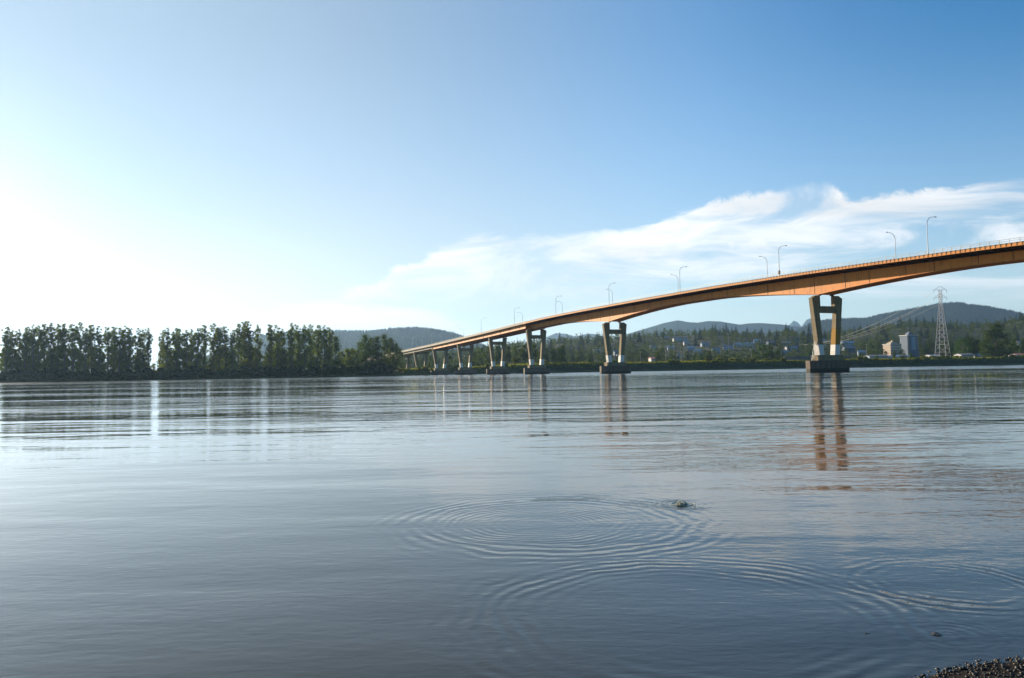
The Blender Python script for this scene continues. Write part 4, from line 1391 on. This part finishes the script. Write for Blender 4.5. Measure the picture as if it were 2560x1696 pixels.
# street lamps: near edge and far edge
def lamp(s, t, sg, label, group, box=False):
    z = top(s)
    c = B(s, t, z - 0.05)
    root = empty("street_lamp", c, math.atan2(PV[1], PV[0]) + (0 if sg > 0 else math.pi))
    tag(root, label, "street lamp", group)
    mb = MB(); mb.tube([(0, 0, 0), (0, 0, 3.5), (0, 0, 6.9)], [0.095, 0.08, 0.065], 8); mb.box((0, 0, 0.15), (0.34, 0.34, 0.3)); mb.build("pole", MAT["lamp"], root)
    mb = MB()
    pts = [(0, 0, 6.9)]
    for k in range(1, 9):
        a = k / 8 * math.pi / 2
        pts.append((1.7 * (1 - math.cos(a)), 0, 6.9 + 1.85 * math.sin(a)))
    pts.append((2.5, 0, 8.83))
    mb.tube(pts, [0.075 - 0.025 * i / 9 for i in range(10)], 7); mb.build("arm", MAT["lamp"], root)
    mb = MB()
    mb.loft([[(x, y * w, 8.83 + z_) for y, z_ in ((-1, -0.05), (1, -0.05), (0.7, 0.08), (-0.7, 0.08))] for x, w in ((2.4, 0.08), (2.55, 0.16), (2.95, 0.18), (3.15, 0.10))])
    mb.build("lamp_head", MAT["dark"], root)
    if box:
        mb = MB(); mb.box((-0.05, 0, 1.0), (0.42, 0.5, 1.1)); mb.build("control_box", MAT["dark"], root)


for i in range(10):
    extra = " with dark foot box" if i == 1 else ""
    lamp(48.47 * i, -0.05, 1, "grey arched street lamp%s, %s from right on the bridge's near edge" % (extra, ordinal(i + 1)), "street lamps on the near edge of the bridge", i == 1)
jj = 0
for i in range(10):
    if i == 6: continue
    jj += 1
    lamp(20.5 + 48.47 * i, W + 0.05, -1, "grey arched street lamp, %s from the right along the bridge's far edge, arm pointing left" % ordinal(jj), "street lamps on the far edge of the bridge")

# ------------------------------------------------------------------ the near beach
def stone(rx, ry, rz_, seed):
    bm = bmesh.new(); bmesh.ops.create_icosphere(bm, subdivisions=3, radius=1)
    rr = random.Random(seed)
    dirs = [Vector((rr.gauss(0, 1), rr.gauss(0, 1), rr.gauss(0, 1))).normalized() for _ in range(9)]
    for v in bm.verts:
        k = 1.0
        for d in dirs:
            c = v.co.normalized().dot(d)
            if c > 0.72: k -= (c - 0.72) * 0.75
        v.co = Vector((v.co.x * rx * k, v.co.y * ry * k, v.co.z * rz_ * k))
    me = bpy.data.meshes.new("rock"); bm.to_mesh(me); bm.free()
    me.materials.append(MAT["rock"])
    return me


for px, py, Yv, rx, lab in [(2340, 1578, 4.32, 0.048, "brown rock breaking the water surface near the pebble beach"), (2166, 1580, 4.35, 0.032, "small dark rock awash left of the brown rock")]:
    p = at(px, py, Yv)
    o = link("river_rock", stone(rx, rx * 0.8, rx * 0.5, int(px))); o.location = (p[0], Yv, -0.012)
    tag(o, lab, "rock", "rocks in the shallows")

# pebbles of the beach (uncountable)
bm = bmesh.new(); bmesh.ops.create_icosphere(bm, subdivisions=1, radius=1)
bv = np.array([v.co[:] for v in bm.verts]); bf = np.array([[v.index for v in f.verts] for f in bm.faces]); bm.free()
n = 15000
X = rng.uniform(0.9, 4.4, n); off = rng.uniform(-0.16, 1.3, n)
Y = BEACH[1] + (X - BEACH[0]) * 0.257 - off / 0.969
Z = ground(X, Y)
sz = rng.gamma(2.0, 0.0018, n) + 0.0032
A = bv[None] * (sz[:, None, None] * rng.uniform(0.6, 1.25, (n, 1, 3)) * np.array([1, 1, 0.7])) * rng.uniform(0.85, 1.15, (n, len(bv), 1))
an = rng.uniform(0, 6.28, n); ca_, sa_ = np.cos(an)[:, None], np.sin(an)[:, None]
xx = A[..., 0] * ca_ - A[..., 1] * sa_ + X[:, None]; yy = A[..., 0] * sa_ + A[..., 1] * ca_ + Y[:, None]; zz = A[..., 2] + Z[:, None] + sz[:, None] * 0.25
V = np.stack([xx, yy, zz], 2).reshape(-1, 3)
K = (np.arange(n)[:, None, None] * len(bv) + bf[None]).reshape(-1, 3)
tag(link("pebbles", np_mesh("pebbles", V, K, [MAT["pebble"]], smooth=True)), "wet brown pebbles of the near beach", "pebbles", kind="stuff")


# the splash: a crater of water with beads thrown up
def splash_mat():
    m, t, out = new_mat("splashing_water")
    b = t.n("ShaderNodeBsdfPrincipled", {"Base Color": (0.16, 0.15, 0.08, 1), "Roughness": 0.08, "IOR": 1.333})
    t.t.links.new(b.outputs[0], out.inputs[0])
    return m


MAT["splash"] = splash_mat()
sp = empty("water_splash", (1.81, 8.53, 0.0))
sp.scale = (0.85, 0.85, 0.7)
tag(sp, "small splash with beads of water above the large ring of ripples", "splash")
nr, ns = 16, 48
V = []
for i in range(nr):
    r = 0.15 * i / (nr - 1)
    for k in range(ns):
        a = 2 * math.pi * k / ns
        f = i / (nr - 1)
        z = 0.028 * math.exp(-((f - 0.30) / 0.20) ** 2) + 0.012 * math.exp(-((f - 0.85) / 0.12) ** 2)
        z *= 0.75 + 0.35 * math.sin(3 * a + 1) + 0.18 * math.sin(11 * a + 5 * f * 4)
        if i == nr - 1: z = -0.01
        V.append((r * math.cos(a), r * math.sin(a), z + 0.002))
K = [(i * ns + k, i * ns + (k + 1) % ns, (i + 1) * ns + (k + 1) % ns, (i + 1) * ns + k) for i in range(nr - 1) for k in range(ns)]
link("crown_ripple", np_mesh("crown_ripple", V, K, [MAT["splash"]], smooth=True), sp)
bm = bmesh.new()
rr = random.Random(4)
for k in range(46):
    a, r = rr.uniform(0, 6.28), abs(rr.gauss(0, 0.06))
    z = rr.uniform(0.0, 0.055) * max(0.15, 1 - r / 0.14)
    mtx = Matrix.Translation((r * math.cos(a), r * math.sin(a), z + 0.012)) @ Matrix.Scale(rr.uniform(0.003, 0.011), 4)
    bmesh.ops.create_icosphere(bm, subdivisions=2, radius=1, matrix=mtx)
me = bpy.data.meshes.new("droplets"); bm.to_mesh(me); bm.free()
m, t, out = new_mat("foam_beads")
b = t.n("ShaderNodeBsdfPrincipled", {"Base Color": (0.7, 0.66, 0.5, 1), "Roughness": 0.1, "IOR": 1.333})
t.t.links.new(b.outputs[0], out.inputs[0])
me.materials.append(m)
me.polygons.foreach_set("use_smooth", [True] * len(me.polygons))
link("droplets", me, sp)["kind"] = "stuff"

# ------------------------------------------------------------------ light, sky, haze
AZ, EL = R(43.0), R(14.2)
sd = Vector((-math.sin(AZ) * math.cos(EL), math.cos(AZ) * math.cos(EL), math.sin(EL)))
sl = bpy.data.lights.new("sun", "SUN")
sl.energy = 5.0; sl.angle = R(0.55); sl.color = (1.0, 0.82, 0.60)
so = bpy.data.objects.new("sun", sl); col.objects.link(so)
so.rotation_euler = sd.to_track_quat("Z", "Y").to_euler()
so.location = (-200, 200, 300)

w = bpy.data.worlds.new("World"); scene.world = w; w.use_nodes = True
w.node_tree.nodes.clear()
t = NT(w.node_tree)
out = t.n("ShaderNodeOutputWorld")
sky = t.n("ShaderNodeTexSky", sky_type="NISHITA", sun_disc=False, sun_elevation=EL, sun_rotation=-AZ, altitude=0.0, air_density=1.0, dust_density=0.25, ozone_density=3.0)
gen = t.n("ShaderNodeTexCoord").outputs["Generated"]
nrm = t.n("ShaderNodeVectorMath", {0: gen}, operation="NORMALIZE").outputs[0]
xyz = t.n("ShaderNodeSeparateXYZ", {0: nrm})
yy = t.math("MAXIMUM", xyz.outputs[1], 0.08)
U_, V_ = t.math("DIVIDE", xyz.outputs[0], yy), t.math("DIVIDE", t.math("ABSOLUTE", xyz.outputs[2]), yy)


def curve_of(pts):
    """direction curve: u (left-right) -> v (height), both as slopes"""
    nd = t.n("ShaderNodeFloatCurve", {1: t.math("MULTIPLY_ADD", U_, 1 / 1.6, 0.5)})
    c = nd.mapping.curves[0]
    q = []
    for px, py in pts:
        d = ray(px, py)
        q.append(((d[0] / 1.6) + 0.5, d[2] / 0.40))
    c.points[0].location = (0, q[0][1]); c.points[1].location = (1, q[-1][1])
    for a in q: c.points.new(*a)
    for p_ in c.points: p_.handle_type = "AUTO"
    nd.mapping.update()
    return t.math("MULTIPLY", nd.outputs[0], 0.40)


uv = t.n("ShaderNodeCombineXYZ", {0: U_, 1: V_, 2: 0.0}).outputs[0]


def nz(rot, sc, scale, det, rough=0.55, dist=0.0):
    v = t.n("ShaderNodeMapping", {0: uv, 2: (0, 0, rot), 3: sc}).outputs[0]
    return t.noise(v, scale, det, rough, dist)


n_edge = nz(-0.24, (1, 2.2, 1), 9.0, 9, 0.66, 1.2)
n_body = nz(-0.28, (1, 3.6, 1), 4.2, 8, 0.58, 1.0)
n_wisp = nz(-0.22, (1, 6.0, 1), 3.2, 9, 0.62, 0.8)
vt = curve_of([(840, 722), (900, 715), (1000, 668), (1100, 612), (1160, 588), (1240, 578), (1310, 596), (1430, 584), (1560, 572), (1640, 545), (1700, 522), (1800, 492), (1950, 468), (2060, 460), (2150, 490), (2260, 470), (2400, 462), (2560, 440)])
vb = curve_of([(840, 724), (1000, 724), (1200, 724), (1400, 735), (1550, 740), (1700, 700), (1900, 610), (2100, 555), (2300, 520), (2560, 480)])
hgt = t.math("SUBTRACT", vt, V_)
edge = t.mapr(t.math("ADD", hgt, t.math("MULTIPLY_ADD", n_edge, 0.050, -0.026)), -0.002, 0.009)
inb = t.mapr(t.math("ADD", t.math("SUBTRACT", V_, vb), t.math("MULTIPLY_ADD", n_body, 0.10, -0.042)), -0.022, 0.030)
dens = t.math("MULTIPLY", t.math("MULTIPLY", edge, inb), t.mapr(n_body, 0.38, 0.60, 0.16, 1.0))
left = t.mapr(U_, -0.25, -0.19)
dens = t.math("MULTIPLY", dens, left)
# thin veils below the main bank towards the right
veil = t.math("MULTIPLY", t.mapr(n_wisp, 0.40, 0.66, 0.0, 0.9), t.math("MULTIPLY", t.mapr(hgt, 0.0, 0.06), t.mapr(U_, -0.05, 0.25)))
veil = t.math("MULTIPLY", veil, t.mapr(V_, 0.05, 0.13))
# low bank over the left trees
vt2 = curve_of([(380, 800), (480, 785), (560, 772), (640, 768), (760, 750), (860, 745), (960, 750), (1080, 758), (1150, 790), (1300, 830)])
h2 = t.math("SUBTRACT", vt2, V_)
low = t.math("MULTIPLY", t.mapr(t.math("ADD", h2, t.math("MULTIPLY_ADD", n_wisp, 0.05, -0.028)), -0.002, 0.018), t.mapr(h2, 0.055, 0.015))
low = t.math("MULTIPLY", low, t.math("MULTIPLY", t.mapr(U_, -0.46, -0.34), t.mapr(U_, -0.02, -0.14)))
cl_ = t.math("MAXIMUM", t.math("MAXIMUM", dens, veil), t.math("MULTIPLY", low, 0.8), clamp=True)
cl_ = t.math("MULTIPLY", cl_, t.math("GREATER_THAN", xyz.outputs[1], 0.1))

dot = t.n("ShaderNodeVectorMath", {0: nrm, 1: tuple(sd)}, operation="DOT_PRODUCT").outputs["Value"]
dotp = t.math("MAXIMUM", dot, 0.0)
gd = (-math.sin(AZ) * math.cos(R(5)), math.cos(AZ) * math.cos(R(5)), math.sin(R(5)))
dotg = t.math("MAXIMUM", t.n("ShaderNodeVectorMath", {0: nrm, 1: gd}, operation="DOT_PRODUCT").outputs["Value"], 0.0)
glow = t.math("MULTIPLY", t.math("POWER", dotg, 56.0), 4.0)
skyc = t.n("ShaderNodeHueSaturation", {"Hue": 0.5, "Saturation": 1.32, "Value": 1.0, "Color": sky.outputs[0]}).outputs[0]
dim = t.mapr(dot, 0.55, 1.0, 0.86, 0.14)
skyc = t.n("ShaderNodeVectorMath", {0: skyc, "Scale": dim}, operation="SCALE").outputs[0]
# pale summer haze veil: thicker towards the sun and towards the horizon
td = t.mapr(dot, 0.25, 1.0, smooth=False)
veil_m = t.math("ADD", t.math("MULTIPLY", t.math("MULTIPLY", td, td), 0.75), t.mapr(V_, 0.0, 0.50, 0.45, 0.0), clamp=True)
near_sun = t.math("MULTIPLY", t.math("POWER", dotg, 8.0), t.mapr(V_, 0.02, 0.24, 0.38, 0.0))
pale = t.mix(t.math("POWER", dotg, 6.0), (3.95, 4.60, 4.95), (4.35, 4.70, 4.85))
pale = t.mix(t.mapr(V_, 0.07, 0.32), pale, (3.25, 4.35, 5.60))
pale = t.n("ShaderNodeVectorMath", {0: pale, "Scale": t.math("ADD", near_sun, 1.0)}, operation="SCALE").outputs[0]
skyc = t.mix(t.math("MINIMUM", veil_m, 0.95), skyc, pale)
gl = t.n("ShaderNodeVectorMath", {0: (1.0, 0.94, 0.84), "Scale": glow}, operation="SCALE").outputs[0]
skyc = t.mix(1.0, skyc, gl, "ADD")
cc = t.mix(t.mapr(dot, 0.2, 0.95), (5.5, 5.6, 5.7), (5.9, 5.9, 5.8))
shade = t.mapr(n_wisp, 0.30, 0.68, 0.86, 1.06)
cc = t.n("ShaderNodeVectorMath", {0: cc, "Scale": shade}, operation="SCALE").outputs[0]
fin = t.mix(t.math("MULTIPLY", cl_, 1.0), skyc, cc)
bg = t.n("ShaderNodeBackground", {0: fin, 1: 0.085})
t.t.links.new(bg.outputs[0], out.inputs[0])

HAZE = 0.000052
mb = MB(); mb.box((0, 5600, 317), (18000, 12000, 646))
o = mb.build("haze", [])
m, t, out = new_mat("haze")
pv_ = t.n("ShaderNodeVolumePrincipled", {"Color": (0.42, 0.68, 1.0, 1), "Density": HAZE, "Anisotropy": 0.45})
t.t.links.new(pv_.outputs[0], out.inputs["Volume"])
o.data.materials.append(m)
tag(o, "pale blue summer haze over the river and hills", "haze", kind="stuff")

scene.view_settings.view_transform = "Standard"
scene.view_settings.look = "None"
scene.view_settings.exposure = 1.15
scene.view_settings.gamma = 1.0
scene.render.engine = "CYCLES"
scene.cycles.use_denoising = True
scene.cycles.max_bounces = 8
scene.cycles.volume_bounces = 1
